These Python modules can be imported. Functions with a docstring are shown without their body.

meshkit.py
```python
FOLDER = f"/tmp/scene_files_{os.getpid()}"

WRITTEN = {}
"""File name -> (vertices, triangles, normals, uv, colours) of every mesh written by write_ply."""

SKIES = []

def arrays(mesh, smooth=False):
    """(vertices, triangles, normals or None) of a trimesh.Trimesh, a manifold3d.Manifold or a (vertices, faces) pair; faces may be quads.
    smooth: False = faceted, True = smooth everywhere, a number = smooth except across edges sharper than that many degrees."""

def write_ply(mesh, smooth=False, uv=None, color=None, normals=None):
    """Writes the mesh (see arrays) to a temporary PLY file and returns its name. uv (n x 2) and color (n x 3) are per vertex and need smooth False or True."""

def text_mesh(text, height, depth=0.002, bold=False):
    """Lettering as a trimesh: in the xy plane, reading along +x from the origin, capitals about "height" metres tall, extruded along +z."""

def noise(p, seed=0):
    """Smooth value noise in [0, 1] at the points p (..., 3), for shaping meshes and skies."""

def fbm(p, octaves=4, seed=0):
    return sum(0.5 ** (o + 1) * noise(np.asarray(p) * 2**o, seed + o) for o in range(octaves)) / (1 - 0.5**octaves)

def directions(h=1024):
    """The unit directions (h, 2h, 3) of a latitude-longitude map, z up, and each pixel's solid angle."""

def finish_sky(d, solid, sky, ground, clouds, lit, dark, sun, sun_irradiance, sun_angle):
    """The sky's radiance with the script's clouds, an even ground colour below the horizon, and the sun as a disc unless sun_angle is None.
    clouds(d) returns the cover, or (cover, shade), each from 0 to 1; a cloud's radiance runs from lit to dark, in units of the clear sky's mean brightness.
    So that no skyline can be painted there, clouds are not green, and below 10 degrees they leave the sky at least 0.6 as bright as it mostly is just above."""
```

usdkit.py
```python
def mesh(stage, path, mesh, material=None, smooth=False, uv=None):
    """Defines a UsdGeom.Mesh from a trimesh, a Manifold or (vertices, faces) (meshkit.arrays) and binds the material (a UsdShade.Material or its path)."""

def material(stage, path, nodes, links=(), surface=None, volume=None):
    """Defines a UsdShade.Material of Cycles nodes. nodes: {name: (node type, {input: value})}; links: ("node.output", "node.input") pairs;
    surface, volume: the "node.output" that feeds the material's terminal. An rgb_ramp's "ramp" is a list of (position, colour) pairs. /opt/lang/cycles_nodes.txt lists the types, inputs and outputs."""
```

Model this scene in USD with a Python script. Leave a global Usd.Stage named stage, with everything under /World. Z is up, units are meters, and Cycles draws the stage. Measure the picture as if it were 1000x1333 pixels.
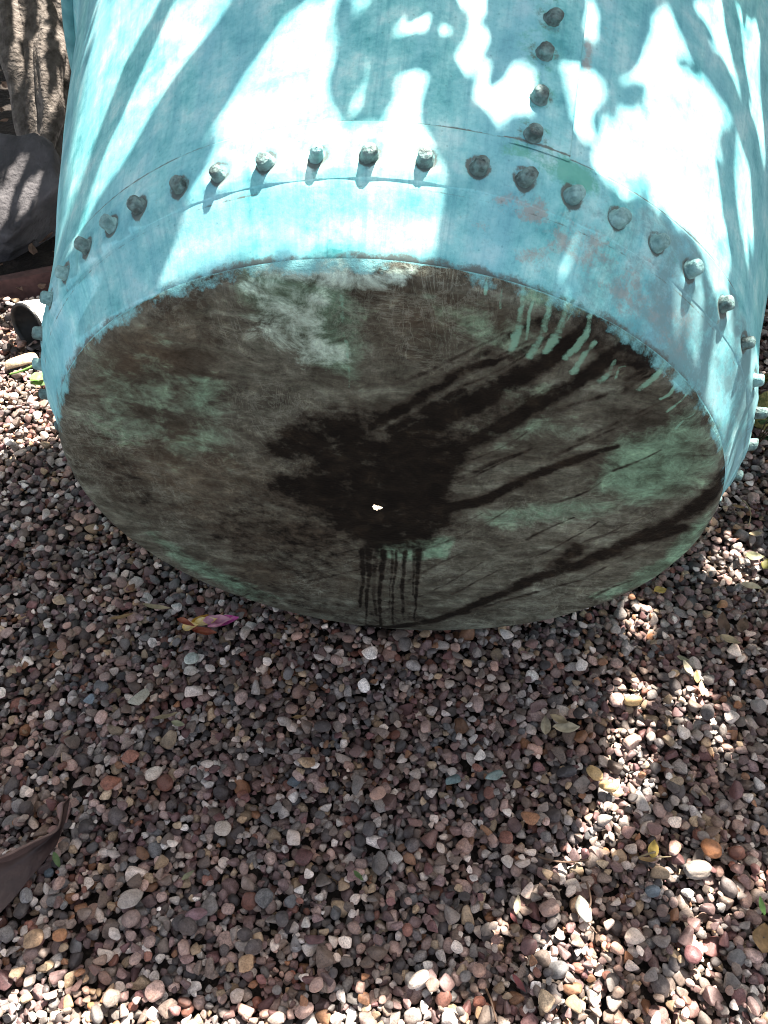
import math, random
import numpy as np, trimesh, shapely, usdkit, meshkit
from shapely.geometry import Polygon, LineString, Point
from shapely.ops import unary_union
from scipy.interpolate import PchipInterpolator
from scipy.spatial import cKDTree
from pxr import Usd, UsdGeom, UsdLux, UsdShade, Gf, Sdf, Vt

rng = np.random.default_rng(7)
stage = Usd.Stage.CreateInMemory()
UsdGeom.SetStageUpAxis(stage, UsdGeom.Tokens.z)
UsdGeom.SetStageMetersPerUnit(stage, 1.0)
UsdGeom.Xform.Define(stage, '/World'); UsdGeom.Scope.Define(stage, '/World/Looks')

# ------------------------------------------------------------------ camera, sky, sun, exposure
PITCH, CAM_H, FOC = math.radians(45.53), 1.2, 1080.0          # focal length in widths/1000
EXPOSURE = 2.74
SUN_EL, SUN_AZ = math.radians(61), math.radians(33)            # azimuth from +y towards +x
SKY_STRENGTH, SUN_INT = 0.055, 1.25
cam = UsdGeom.Camera.Define(stage, '/World/camera')
cam.CreateHorizontalApertureAttr(24.0); cam.CreateVerticalApertureAttr(32.0)
cam.CreateFocalLengthAttr(24.0 * FOC / 1000)
cam.CreateClippingRangeAttr(Gf.Vec2f(0.03, 500))
cam.CreateExposureAttr(EXPOSURE)
cam.AddTranslateOp().Set(Gf.Vec3d(0, 0, CAM_H)); cam.AddRotateXOp().Set(90 - math.degrees(PITCH))
S = np.array([math.cos(SUN_EL) * math.sin(SUN_AZ), math.cos(SUN_EL) * math.cos(SUN_AZ), math.sin(SUN_EL)])

def M(name, nodes, links, surface, **k):
    return usdkit.material(stage, '/World/Looks/' + name, nodes, links, surface=surface, **k)

sky_m = M('sky_look', {'s': ('sky_texture', {'sky_type': 'single_scattering', 'sun_disc': False, 'sun_elevation': SUN_EL, 'sun_rotation': SUN_AZ, 'aerosol_density': 3.0}),
                       't': ('texture_coordinate', {}), 'n': ('noise_texture', {'scale': 2.2, 'detail': 7, 'roughness': .6}), 'r': ('map_range', {'from_min': .40, 'from_max': .58, 'to_min': 0, 'to_max': .78, 'clamp': True}),
                       'bw': ('rgb_to_bw', {}), 'cl': ('mix', {'mix_type': 'multiply', 'fac': 1.0, 'color2': (1.55, 1.45, 1.36)}), 'm': ('mix', {}),
                       'b': ('background_shader', {'strength': SKY_STRENGTH})},
          [('t.generated', 'n.vector'), ('n.fac', 'r.value'), ('r.result', 'm.fac'), ('s.color', 'bw.color'), ('bw.val', 'cl.color1'), ('s.color', 'm.color1'), ('cl.color', 'm.color2'), ('m.color', 'b.color')], 'b.background')
dome = UsdLux.DomeLight.Define(stage, '/World/sky')
UsdShade.MaterialBindingAPI.Apply(dome.GetPrim()).Bind(sky_m)
dome.GetPrim().SetCustomDataByKey('kind', 'structure')
sun = UsdLux.DistantLight.Define(stage, '/World/sun')
sun.CreateIntensityAttr(SUN_INT); sun.CreateNormalizeAttr(True); sun.CreateAngleAttr(0.53); sun.CreateColorAttr(Gf.Vec3f(1, .925, .83))
sun.AddRotateZOp().Set(-math.degrees(SUN_AZ)); sun.AddRotateXOp().Set(-(90 - math.degrees(SUN_EL)))

# ------------------------------------------------------------------ helpers
E_CAM = np.array([0, 0, CAM_H]); RIGHT = np.array([1., 0, 0])
UPV = np.array([0, math.sin(PITCH), math.cos(PITCH)]); FWD = np.array([0, math.cos(PITCH), -math.sin(PITCH)])
def ray(px, py):
    return RIGHT * (px - 500) / FOC - UPV * (py - 666.5) / FOC + FWD
def on_ground(px, py, z=0.0):
    d = ray(px, py); return E_CAM + d * ((z - CAM_H) / d[2])
def on_y(px, py, y):
    d = ray(px, py); return E_CAM + d * (y / d[1])
def proj(P):
    q = np.asarray(P) - E_CAM; z = q @ FWD
    return np.stack([500 + FOC * (q @ RIGHT) / z, 666.5 - FOC * (q @ UPV) / z], -1)

taken = {}
def path_for(name, parent='/World'):
    p = f'{parent}/{name}'; n = taken.get(p, 0); taken[p] = n + 1
    return p if n == 0 else f'{p}_{n:03d}'
def tag(prim, label=None, cat=None, group=None, kind=None):
    for k, v in (('label', label), ('category', cat), ('group', group), ('kind', kind)):
        if v: prim.SetCustomDataByKey(k, v)
    return prim
def obj(name, mesh, mat, parent='/World', smooth=False, uv=None, pv=None):
    m = usdkit.mesh(stage, path_for(name, str(parent)), mesh, mat, smooth=smooth, uv=uv)
    for k, v in (pv or {}).items():
        UsdGeom.PrimvarsAPI(m).CreatePrimvar(k, Sdf.ValueTypeNames.FloatArray, 'vertex').Set(Vt.FloatArray.FromNumpy(np.asarray(v, np.float32)))
    return m.GetPrim()
def thing(name, label, cat, loc=(0, 0, 0), rotz=0, group=None):
    x = UsdGeom.Xform.Define(stage, path_for(name)); x.AddTranslateOp().Set(Gf.Vec3d(*map(float, loc))); x.AddRotateZOp().Set(rotz)
    return tag(x.GetPrim(), label, cat, group)
def P(o): return str(o.GetPath())
def cat(ms): return trimesh.util.concatenate(ms)
def smoothstep(a, b, x):
    t = np.clip((np.asarray(x, float) - a) / (b - a), 0, 1); return t * t * (3 - 2 * t)
def grid_faces(n, m, closed=False):
    i, j = np.meshgrid(np.arange(n - 1), np.arange(m if closed else m - 1), indexing='ij')
    k = (j + 1) % m
    q = np.stack([i * m + j, i * m + k, (i + 1) * m + k, (i + 1) * m + j], -1).reshape(-1, 4)
    return np.vstack([q[:, [0, 1, 2]], q[:, [0, 2, 3]]])
def tube(pts, radii, sides=10, bump=0.0, seed=0, caps=True):
    pts = np.asarray(pts, float); n = len(pts); radii = np.broadcast_to(radii, (n,))
    t = np.gradient(pts, axis=0); t /= np.linalg.norm(t, axis=1)[:, None]
    ref = np.array([0, 0, 1.]) if abs(t[0, 2]) < .9 else np.array([1., 0, 0])
    a = np.cross(t, ref); a /= np.linalg.norm(a, axis=1)[:, None]; b = np.cross(t, a)
    ang = np.arange(sides) * 2 * np.pi / sides
    dirs = np.cos(ang)[None, :, None] * a[:, None] + np.sin(ang)[None, :, None] * b[:, None]
    r = radii[:, None] * np.ones(sides)
    if bump: r = r * (1 + bump * (meshkit.noise(pts[:, None] * 9 + dirs * 1.7, seed) - .5) * 2)
    v = (pts[:, None] + dirs * r[..., None]).reshape(-1, 3)
    f = grid_faces(n, sides, True)
    if caps:
        v = np.vstack([v, pts[0], pts[-1]]); k = np.arange(sides); k2 = (k + 1) % sides
        f = np.vstack([f, np.stack([np.full(sides, n * sides), k2, k], 1), np.stack([np.full(sides, n * sides + 1), (n - 1) * sides + k, (n - 1) * sides + k2], 1)])
    m = trimesh.Trimesh(v, f, process=False); 
    return m
def curve(pts, n=24):
    pts = np.asarray(pts, float); s = np.linspace(0, 1, len(pts))
    return np.stack([PchipInterpolator(s, pts[:, k])(np.linspace(0, 1, n)) for k in range(pts.shape[1])], 1)

# ------------------------------------------------------------------ materials
def simple(name, c1, c2, scale=20, rough=.75, detail=5, bump=.25, bump_scale=120, translucent=0, contrast=(.35, .65), dist=.004):
    n = {'g': ('geometry', {}), 'n': ('noise_texture', {'scale': scale, 'detail': detail, 'roughness': .6}), 'r': ('rgb_ramp', {'ramp': [(contrast[0], c1), (contrast[1], c2)]}),
         'bn': ('noise_texture', {'scale': bump_scale, 'detail': 4}), 'bu': ('bump', {'strength': bump, 'distance': dist}),
         'p': ('principled_bsdf', {'roughness': rough, 'specular_ior_level': .35})}
    l = [('g.position', 'n.vector'), ('g.position', 'bn.vector'), ('n.fac', 'r.fac'), ('r.color', 'p.base_color'), ('bn.fac', 'bu.height'), ('bu.normal', 'p.normal')]
    out = 'p.BSDF'
    if translucent:
        n['t'] = ('translucent_bsdf', {}); n['mx'] = ('mix_closure', {'fac': translucent})
        l += [('r.color', 't.color'), ('p.BSDF', 'mx.closure1'), ('t.BSDF', 'mx.closure2')]; out = 'mx.closure'
    return M(name, n, l, out)

def verdigris(name, dark=1.0):
    """weathered copper: teal patina with streaks along the vessel (uv = metres round, metres along), masks: pink, green, grime"""
    c = lambda r, g, b: (r * dark, g * dark, b * dark)
    n = {'uv': ('uvmap', {'attribute': 'st'}), 'g': ('geometry', {}),
         'ms': ('mapping', {'scale': (130, 7, 1)}), 'ns': ('noise_texture', {'scale': 1, 'detail': 6, 'roughness': .65}),
         'ml': ('mapping', {'scale': (13, 2.2, 1)}), 'nl': ('noise_texture', {'scale': 1, 'detail': 4, 'roughness': .55, 'distortion': .6}),
         'nb': ('noise_texture', {'scale': 21, 'detail': 8, 'roughness': .68}), 'nf': ('noise_texture', {'scale': 260, 'detail': 4, 'roughness': .7}),
         'rb': ('rgb_ramp', {'ramp': [(.33, c(.045, .29, .30)), (.43, c(.14, .445, .455)), (.53, c(.235, .56, .555)), (.65, c(.44, .68, .655))]}),
         'rs': ('rgb_ramp', {'ramp': [(.36, (.55, .70, .75)), (.50, (.88, .93, .94)), (.62, (1.0, 1.0, 1.0))]}), 'mxs': ('mix', {'mix_type': 'multiply', 'fac': .8}),
         'rl': ('rgb_ramp', {'ramp': [(.35, (0, 0, 0)), (.75, (1, 1, 1))]}), 'ml2': ('math', {'math_type': 'multiply', 'value2': .75}),
         'mxl': ('mix', {'color2': c(.15, .37, .46)}),
         'rf': ('rgb_ramp', {'ramp': [(.3, (.70, .76, .77)), (.5, (1, 1, 1)), (.7, (1.0, 1.0, 1.0))]}), 'mxf': ('mix', {'mix_type': 'multiply', 'fac': .7}),
         'ap': ('attribute', {'attribute': 'pink'}), 'np': ('noise_texture', {'scale': 46, 'detail': 9, 'roughness': .78}), 'pa': ('math', {'math_type': 'add'}),
         'pr': ('map_range', {'from_min': 1.04, 'from_max': 1.16, 'to_min': 0, 'to_max': .6, 'clamp': True}), 'mxp': ('mix', {'color2': c(.27, .19, .165)}),
         'ag': ('attribute', {'attribute': 'green'}), 'ga': ('math', {'math_type': 'add'}), 'gr': ('map_range', {'from_min': 1.02, 'from_max': 1.17, 'to_min': 0, 'to_max': .8, 'clamp': True}),
         'mxg': ('mix', {'color2': c(.07, .30, .23)}),
         'am': ('attribute', {'attribute': 'mauve'}), 'nm': ('noise_texture', {'scale': 24, 'detail': 9, 'roughness': .76}), 'mm': ('math', {'math_type': 'add'}), 'mr': ('map_range', {'from_min': .97, 'from_max': 1.13, 'to_min': 0, 'to_max': .85, 'clamp': True}), 'mxm': ('mix', {'color2': c(.115, .225, .245)}),
         'ad': ('attribute', {'attribute': 'grime'}), 'nd': ('noise_texture', {'scale': 55, 'detail': 8, 'roughness': .75}), 'da': ('math', {'math_type': 'add'}),
         'dr': ('map_range', {'from_min': .98, 'from_max': 1.15, 'to_min': 0, 'to_max': .9, 'clamp': True}), 'mxd': ('mix', {'color2': c(.085, .095, .085)}),
         'sp': ('voronoi_texture', {'scale': 75, 'randomness': 1}), 'spr': ('rgb_ramp', {'ramp': [(.05, (.30, .42, .42)), (.11, (1, 1, 1))]}), 'mxsp': ('mix', {'mix_type': 'multiply', 'fac': .45}),
         'badd': ('math', {'math_type': 'add'}), 'bu': ('bump', {'strength': .16, 'distance': .0015}),
         'p': ('principled_bsdf', {'roughness': .62, 'specular_ior_level': .3})}
    l = [('uv.UV', 'ms.vector'), ('ms.vector', 'ns.vector'), ('uv.UV', 'ml.vector'), ('ml.vector', 'nl.vector'), ('g.position', 'nb.vector'), ('g.position', 'nf.vector'), ('g.position', 'np.vector'), ('g.position', 'nd.vector'), ('g.position', 'sp.vector'),
         ('nb.fac', 'rb.fac'), ('ns.fac', 'rs.fac'), ('rb.color', 'mxs.color1'), ('rs.color', 'mxs.color2'), ('nl.fac', 'rl.fac'), ('rl.color', 'ml2.value1'), ('ml2.value', 'mxl.fac'), ('mxs.color', 'mxl.color1'),
         ('nf.fac', 'rf.fac'), ('mxl.color', 'mxf.color1'), ('rf.color', 'mxf.color2'),
         ('ap.fac', 'pa.value1'), ('np.fac', 'pa.value2'), ('pa.value', 'pr.value'), ('pr.result', 'mxp.fac'), ('mxf.color', 'mxp.color1'),
         ('ag.fac', 'ga.value1'), ('nd.fac', 'ga.value2'), ('ga.value', 'gr.value'), ('gr.result', 'mxg.fac'), ('mxp.color', 'mxg.color1'),
         ('sp.distance', 'spr.fac'), ('mxg.color', 'mxsp.color1'), ('spr.color', 'mxsp.color2'),
         ('ad.fac', 'da.value1'), ('nd.fac', 'da.value2'), ('da.value', 'dr.value'), ('am.fac', 'mm.value1'), ('g.position', 'nm.vector'), ('nm.fac', 'mm.value2'), ('mm.value', 'mr.value'), ('mr.result', 'mxm.fac'), ('mxsp.color', 'mxm.color1'), ('dr.result', 'mxd.fac'), ('mxm.color', 'mxd.color1'), ('mxd.color', 'p.base_color'),
         ('nf.fac', 'badd.value1'), ('ns.fac', 'badd.value2'), ('badd.value', 'bu.height'), ('bu.normal', 'p.normal')]
    return M(name, n, l, 'p.BSDF')
VERD = verdigris('verdigris_copper')
BAND = verdigris('verdigris_copper_strip', .97)

def base_material():
    n = {'uv': ('uvmap', {'attribute': 'st'}), 'g': ('geometry', {}),
         'm1': ('mapping', {'rotation': (0, 0, -.5), 'scale': (11, 26, 1)}), 'n1': ('noise_texture', {'scale': 1, 'detail': 8, 'roughness': .68, 'distortion': .8}),
         'n2': ('noise_texture', {'scale': 9, 'detail': 9, 'roughness': .7, 'distortion': .3}), 'n3': ('noise_texture', {'scale': 170, 'detail': 5, 'roughness': .75}),
         'r1': ('rgb_ramp', {'ramp': [(.30, (.028, .026, .020)), (.42, (.056, .055, .043)), (.52, (.090, .092, .073)), (.62, (.135, .148, .118)), (.74, (.20, .23, .187))]}),
         'ab': ('attribute', {'attribute': 'brown'}), 'mb': ('mix', {'color2': (.068, .050, .033)}), 'mbf': ('math', {'math_type': 'multiply'}), 'n2r': ('map_range', {'from_min': .3, 'from_max': .6, 'to_min': .1, 'to_max': .8, 'clamp': True}),
         'n7': ('noise_texture', {'scale': 30, 'detail': 9, 'roughness': .74, 'distortion': .5}), 'r7': ('rgb_ramp', {'ramp': [(.32, (.30, .29, .27)), (.44, (.70, .69, .67)), (.53, (1.0, 1.0, 1.0)), (.62, (1.45, 1.48, 1.43)), (.72, (2.1, 2.15, 2.05))]}), 'm7': ('mix', {'mix_type': 'multiply', 'fac': .85}),
         'ag': ('attribute', {'attribute': 'green'}), 'ga': ('math', {'math_type': 'add'}), 'gr': ('map_range', {'from_min': .80, 'from_max': 1.12, 'to_min': 0, 'to_max': .92, 'clamp': True}), 'gn': ('math', {'math_type': 'add'}), 'gh': ('math', {'math_type': 'multiply_add', 'value2': .75, 'value3': -.22}), 'mg': ('mix', {'color2': (.135, .235, .165)}),
         'ap': ('attribute', {'attribute': 'pale'}), 'pa': ('math', {'math_type': 'add'}), 'pr': ('map_range', {'from_min': .96, 'from_max': 1.14, 'to_min': 0, 'to_max': .85, 'clamp': True}), 'mp': ('mix', {'color2': (.36, .47, .41)}),
         'm4': ('mapping', {'rotation': (0, 0, .6), 'scale': (34, 5, 1)}), 'n4': ('noise_texture', {'scale': 1, 'detail': 5, 'roughness': .7, 'distortion': 1.6}),
         'r4': ('rgb_ramp', {'ramp': [(.485, (0, 0, 0)), (.5, (1, 1, 1)), (.515, (0, 0, 0))]}), 'n5': ('noise_texture', {'scale': 5, 'detail': 3}), 'r5': ('map_range', {'from_min': .40, 'from_max': .62, 'to_min': 0, 'to_max': .55, 'clamp': True}), 'm8': ('mapping', {'rotation': (0, 0, -.9), 'scale': (9, 20, 1)}), 'n8': ('noise_texture', {'scale': 1, 'detail': 7, 'roughness': .72, 'distortion': 2.2}), 'r8': ('rgb_ramp', {'ramp': [(.47, (0, 0, 0)), (.495, (.75, .75, .75)), (.505, (.75, .75, .75)), (.53, (0, 0, 0))]}), 'x8': ('mix', {'mix_type': 'lighten', 'fac': 1.0}), 's45': ('math', {'math_type': 'multiply'}), 'msx': ('mix', {'color2': (.25, .28, .235)}),
         'r3': ('rgb_ramp', {'ramp': [(.3, (.45, .45, .45)), (.48, (.95, .95, .95)), (.62, (1.0, 1.0, 1.0)), (.75, (1.5, 1.5, 1.5))]}), 'm3': ('mix', {'mix_type': 'multiply', 'fac': .8}),
         'as': ('attribute', {'attribute': 'stain'}), 'n6': ('noise_texture', {'scale': 42, 'detail': 7, 'roughness': .72}), 'n6m': ('math', {'math_type': 'multiply_add', 'value2': 1.5, 'value3': -.25}), 'sa': ('math', {'math_type': 'add'}), 'sr': ('map_range', {'from_min': .92, 'from_max': 1.16, 'to_min': 0, 'to_max': .97, 'clamp': True}), 'hr': ('map_range', {'from_min': .62, 'from_max': 1.0, 'to_min': 0, 'to_max': .72, 'clamp': True}), 'mh': ('mix', {'color2': (.030, .025, .019)}), 'cr': ('rgb_ramp', {'ramp': [(.42, (.0032, .0027, .0022)), (.55, (.0075, .0060, .0045)), (.68, (.020, .0155, .0105))]}), 'ms': ('mix', {}),
         'ad': ('attribute', {'attribute': 'drip'}), 'da': ('math', {'math_type': 'add'}), 'dr': ('map_range', {'from_min': .90, 'from_max': 1.12, 'to_min': 0, 'to_max': .8, 'clamp': True}), 'md': ('mix', {'color2': (.17, .34, .255)}),
         'ae': ('attribute', {'attribute': 'edge'}), 'ea': ('math', {'math_type': 'add'}), 'er': ('map_range', {'from_min': .95, 'from_max': 1.15, 'to_min': 0, 'to_max': .95, 'clamp': True}), 'me': ('mix', {'color2': (.17, .42, .44)}),
         'rr': ('map_range', {'from_min': 0, 'from_max': 1, 'to_min': .58, 'to_max': .42}), 'badd': ('math', {'math_type': 'add'}),
         'bu': ('bump', {'strength': .6, 'distance': .003}), 'p': ('principled_bsdf', {'roughness': .66, 'specular_ior_level': .07})}
    l = [('uv.UV', 'm1.vector'), ('m1.vector', 'n1.vector'), ('g.position', 'n2.vector'), ('g.position', 'n3.vector'), ('n1.fac', 'r1.fac'),
         ('n2.fac', 'n2r.value'), ('n2r.result', 'mbf.value1'), ('ab.fac', 'mbf.value2'), ('mbf.value', 'mb.fac'), ('r1.color', 'mb.color1'),
         ('ag.fac', 'ga.value1'), ('n1.fac', 'gn.value1'), ('n7.fac', 'gn.value2'), ('gn.value', 'gh.value1'), ('gh.value', 'ga.value2'), ('ga.value', 'gr.value'), ('gr.result', 'mg.fac'), ('mb.color', 'mg.color1'),
         ('ap.fac', 'pa.value1'), ('gh.value', 'pa.value2'), ('pa.value', 'pr.value'), ('pr.result', 'mp.fac'), ('mg.color', 'mp.color1'),
         ('uv.UV', 'm4.vector'), ('m4.vector', 'n4.vector'), ('n4.fac', 'r4.fac'), ('g.position', 'n5.vector'), ('n5.fac', 'r5.value'), ('uv.UV', 'm8.vector'), ('m8.vector', 'n8.vector'), ('n8.fac', 'r8.fac'), ('r4.color', 'x8.color1'), ('r8.color', 'x8.color2'), ('x8.color', 's45.value1'), ('r5.result', 's45.value2'), ('s45.value', 'msx.fac'), ('mp.color', 'msx.color1'),
         ('n3.fac', 'r3.fac'), ('g.position', 'n7.vector'), ('n7.fac', 'r7.fac'), ('msx.color', 'm7.color1'), ('r7.color', 'm7.color2'), ('m7.color', 'm3.color1'), ('r3.color', 'm3.color2'),
         ('g.position', 'n6.vector'), ('n6.fac', 'n6m.value1'), ('as.fac', 'sa.value1'), ('n6m.value', 'sa.value2'), ('sa.value', 'sr.value'), ('sr.result', 'ms.fac'), ('sa.value', 'hr.value'), ('hr.result', 'mh.fac'), ('m3.color', 'mh.color1'), ('mh.color', 'ms.color1'), ('n7.fac', 'cr.fac'), ('cr.color', 'ms.color2'),
         ('ad.fac', 'da.value1'), ('n6m.value', 'da.value2'), ('da.value', 'dr.value'), ('dr.result', 'md.fac'), ('ms.color', 'md.color1'),
         ('ae.fac', 'ea.value1'), ('n6.fac', 'ea.value2'), ('ea.value', 'er.value'), ('er.result', 'me.fac'), ('md.color', 'me.color1'), ('me.color', 'p.base_color'),
         ('n3.fac', 'badd.value1'), ('n6.fac', 'badd.value2'), ('badd.value', 'bu.height'), ('bu.normal', 'p.normal')]
    return M('tarnished_copper_base', n, l, 'p.BSDF')
BASE = base_material()
RIVET = simple('weathered_rivet', (.040, .062, .060), (.125, .215, .21), 90, .6, 6, .5, 260, contrast=(.38, .62))
RIVET_PALE = simple('pale_weathered_rivet', (.08, .17, .175), (.19, .36, .36), 90, .6, 6, .5, 260, contrast=(.35, .62))
INNER = simple('dull_copper_inside', (.30, .24, .17), (.42, .38, .30), 12, .6)
SOIL = simple('damp_soil', (.012, .009, .007), (.035, .026, .02), 14, .95, 8, .8, 60, dist=.02)
GRIT = simple('dark_grit', (.02, .016, .015), (.06, .05, .047), 120, .95, 6, .8, 160)
BARK = simple('grey_bark', (.055, .045, .037), (.16, .138, .12), 30, .9, 8, .9, 70, dist=.01)
LIMB = simple('branch_bark', (.10, .08, .06), (.2, .17, .14), 30, .9)
CROWN = simple('tree_leaf_green', (.035, .075, .02), (.07, .13, .035), 8, .45, translucent=.25)
ROCK = simple('dark_grey_rock', (.036, .034, .037), (.10, .095, .10), 9, .85, 9, .7, 70, dist=.008)
SHRUB = simple('shrub_leaf', (.012, .035, .012), (.035, .08, .02), 9, .45, translucent=.2)

# ------------------------------------------------------------------ the vat: axis, profile
VC = np.array([7.642e-04, .7907208, .4132134]); VA = np.array([.09627984, .96453472, .24577016])
E1 = np.array([.99505491, -.09932637, 0]); E2 = np.array([-.02441146, -.2445548, .96932813])
DK = [0, .03, .07, .12, .2, .3, .42, .55, .70, .78, .82]
RK = [.4262, .4385, .4615, .4745, .490, .512, .536, .562, .594, .615, .638]
RAD = PchipInterpolator(DK, RK)
D_BOT, D_RIV, D_TOP, LENGTH = .0620, .0862, .1240, .82
def axis_pt(th, d, r):
    th, d, r = np.broadcast_arrays(th, d, r)
    return VC + d[..., None] * VA + r[..., None] * (np.cos(th)[..., None] * E1 + np.sin(th)[..., None] * E2)
def dent(th, d):
    p = np.stack([np.cos(th) * 2.1, np.sin(th) * 2.1, d * 4.5], -1)
    return (meshkit.fbm(p, 3, 5) - .5) * .009 * smoothstep(.0, .15, d)
def wall_r(th, d):
    return RAD(d) + dent(th, d)
# lookup photo point -> (theta, d) on the outside of the wall
_t, _d = np.meshgrid(np.linspace(-.9, math.pi + .9, 900), np.linspace(0, .6, 420), indexing='ij')
_p = axis_pt(_t, _d, RAD(_d)); _n = (np.cos(_t)[..., None] * E1 + np.sin(_t)[..., None] * E2) - RAD.derivative()(_d)[..., None] * VA
_front = np.einsum('ijk,ijk->ij', _n, _p - E_CAM) < 0
_pix = cKDTree(proj(_p[_front])); _tt, _dd, _pp = _t[_front], _d[_front], _p[_front]
def wall_at(px, py):
    i = _pix.query([px, py])[1]; return _tt[i], _dd[i]
def wall_pt(px, py):
    return _pp[_pix.query([px, py])[1]]
def on_base(px, py):
    d = ray(px, py); h = -.012
    for _ in range(4):
        t = ((VC + VA * h - E_CAM) @ VA) / (d @ VA); q = E_CAM + t * d - VC; xy = np.array([q @ E1, q @ E2])
        h = -.012 - .016 * (1 - min(1, (xy @ xy) / .4262 ** 2))
    return xy

vat = thing('copper_vat', 'riveted verdigris copper vat lying on its side, its stained base towards the viewer', 'vat')
# masks on the wall are given by photographed points and looked up as (arc, along) distances
def blob_mask(th, d, spots):
    out = np.zeros(np.shape(th)); arc = th * .48
    for px, py, rx, ry, w in spots:
        t0, d0 = wall_at(px, py)
        out = np.maximum(out, w * np.exp(-((arc - t0 * .48) / rx) ** 2 - ((d - d0) / ry) ** 2))
    return out
PINK = [(700, 275, .10, .03, .60), (760, 320, .12, .04, .62), (830, 380, .12, .06, .62), (880, 430, .09, .08, .60), (690, 330, .10, .03, .56), (620, 290, .05, .02, .52), (640, 250, .05, .02, .5), (765, 60, .012, .12, .62), (790, 20, .012, .1, .5), (255, 60, .008, .08, .45),
        (160, 275, .02, .012, .5), (240, 290, .05, .012, .5), (930, 520, .03, .06, .56), (250, 320, .04, .02, .45), (960, 560, .02, .05, .5), (840, 60, .03, .08, .42), (810, 130, .02, .05, .42), (205, 265, .012, .01, .55)]
GREEN = [(700, 110, .045, .3, .56), (745, 230, .06, .025, .80), (690, 200, .06, .03, .62), (690, 60, .05, .1, .5), (760, 130, .02, .1, .42), (800, 280, .04, .03, .55), (870, 340, .05, .03, .55), (910, 390, .06, .04, .55), (730, 385, .07, .012, .62), (560, 345, .12, .006, .5), (935, 560, .03, .05, .55)]
def wall_masks(th, d):
    pink = blob_mask(th, d, PINK); green = blob_mask(th, d, GREEN)
    u = meshkit.fbm(np.stack([th * 6, d * 5, d * 0], -1), 3, 9)
    grime = .62 * np.exp(-((d - .0) / .013) ** 2) * (.65 + .7 * u)                      # tarnish creeping over the bottom edge
    left = smoothstep(1.9, 2.7, th); right = 1 - smoothstep(.35, 1.35, th)
    grime = np.maximum(grime, (.55 * left + .50 * right) * np.exp(-((d - .0) / .030) ** 2) * (.6 + .8 * u))
    for dd_, w in ((D_TOP + .0022, .0022), (D_BOT - .002, .0016)):
        grime = np.maximum(grime, (.60 + .30 * u) * np.exp(-((d - dd_) / w) ** 2))
    return pink, green, grime

def mauve_mask(th, d):
    right = 1 - smoothstep(.85, 1.7, th); left = smoothstep(1.75, 2.3, th)
    return np.maximum.reduce([.60 * right * (1 - smoothstep(.10, .17, d)), .42 * (left + .2) * np.exp(-(d / .035) ** 2), .34 * (1 - smoothstep(.2, .5, d)) * (1 - smoothstep(1.2, 1.9, th)), .36 * left * (1 - smoothstep(.06, .14, d))])
TH = np.linspace(-math.pi / 2, 1.5 * math.pi, 901)
dd = np.concatenate([np.linspace(.0, .16, 66), np.linspace(.16, .5, 75)[1:], np.linspace(.5, LENGTH, 34)[1:]])
th_g, d_g = np.meshgrid(TH, dd, indexing='ij')
r_g = wall_r(th_g, d_g)
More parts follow.
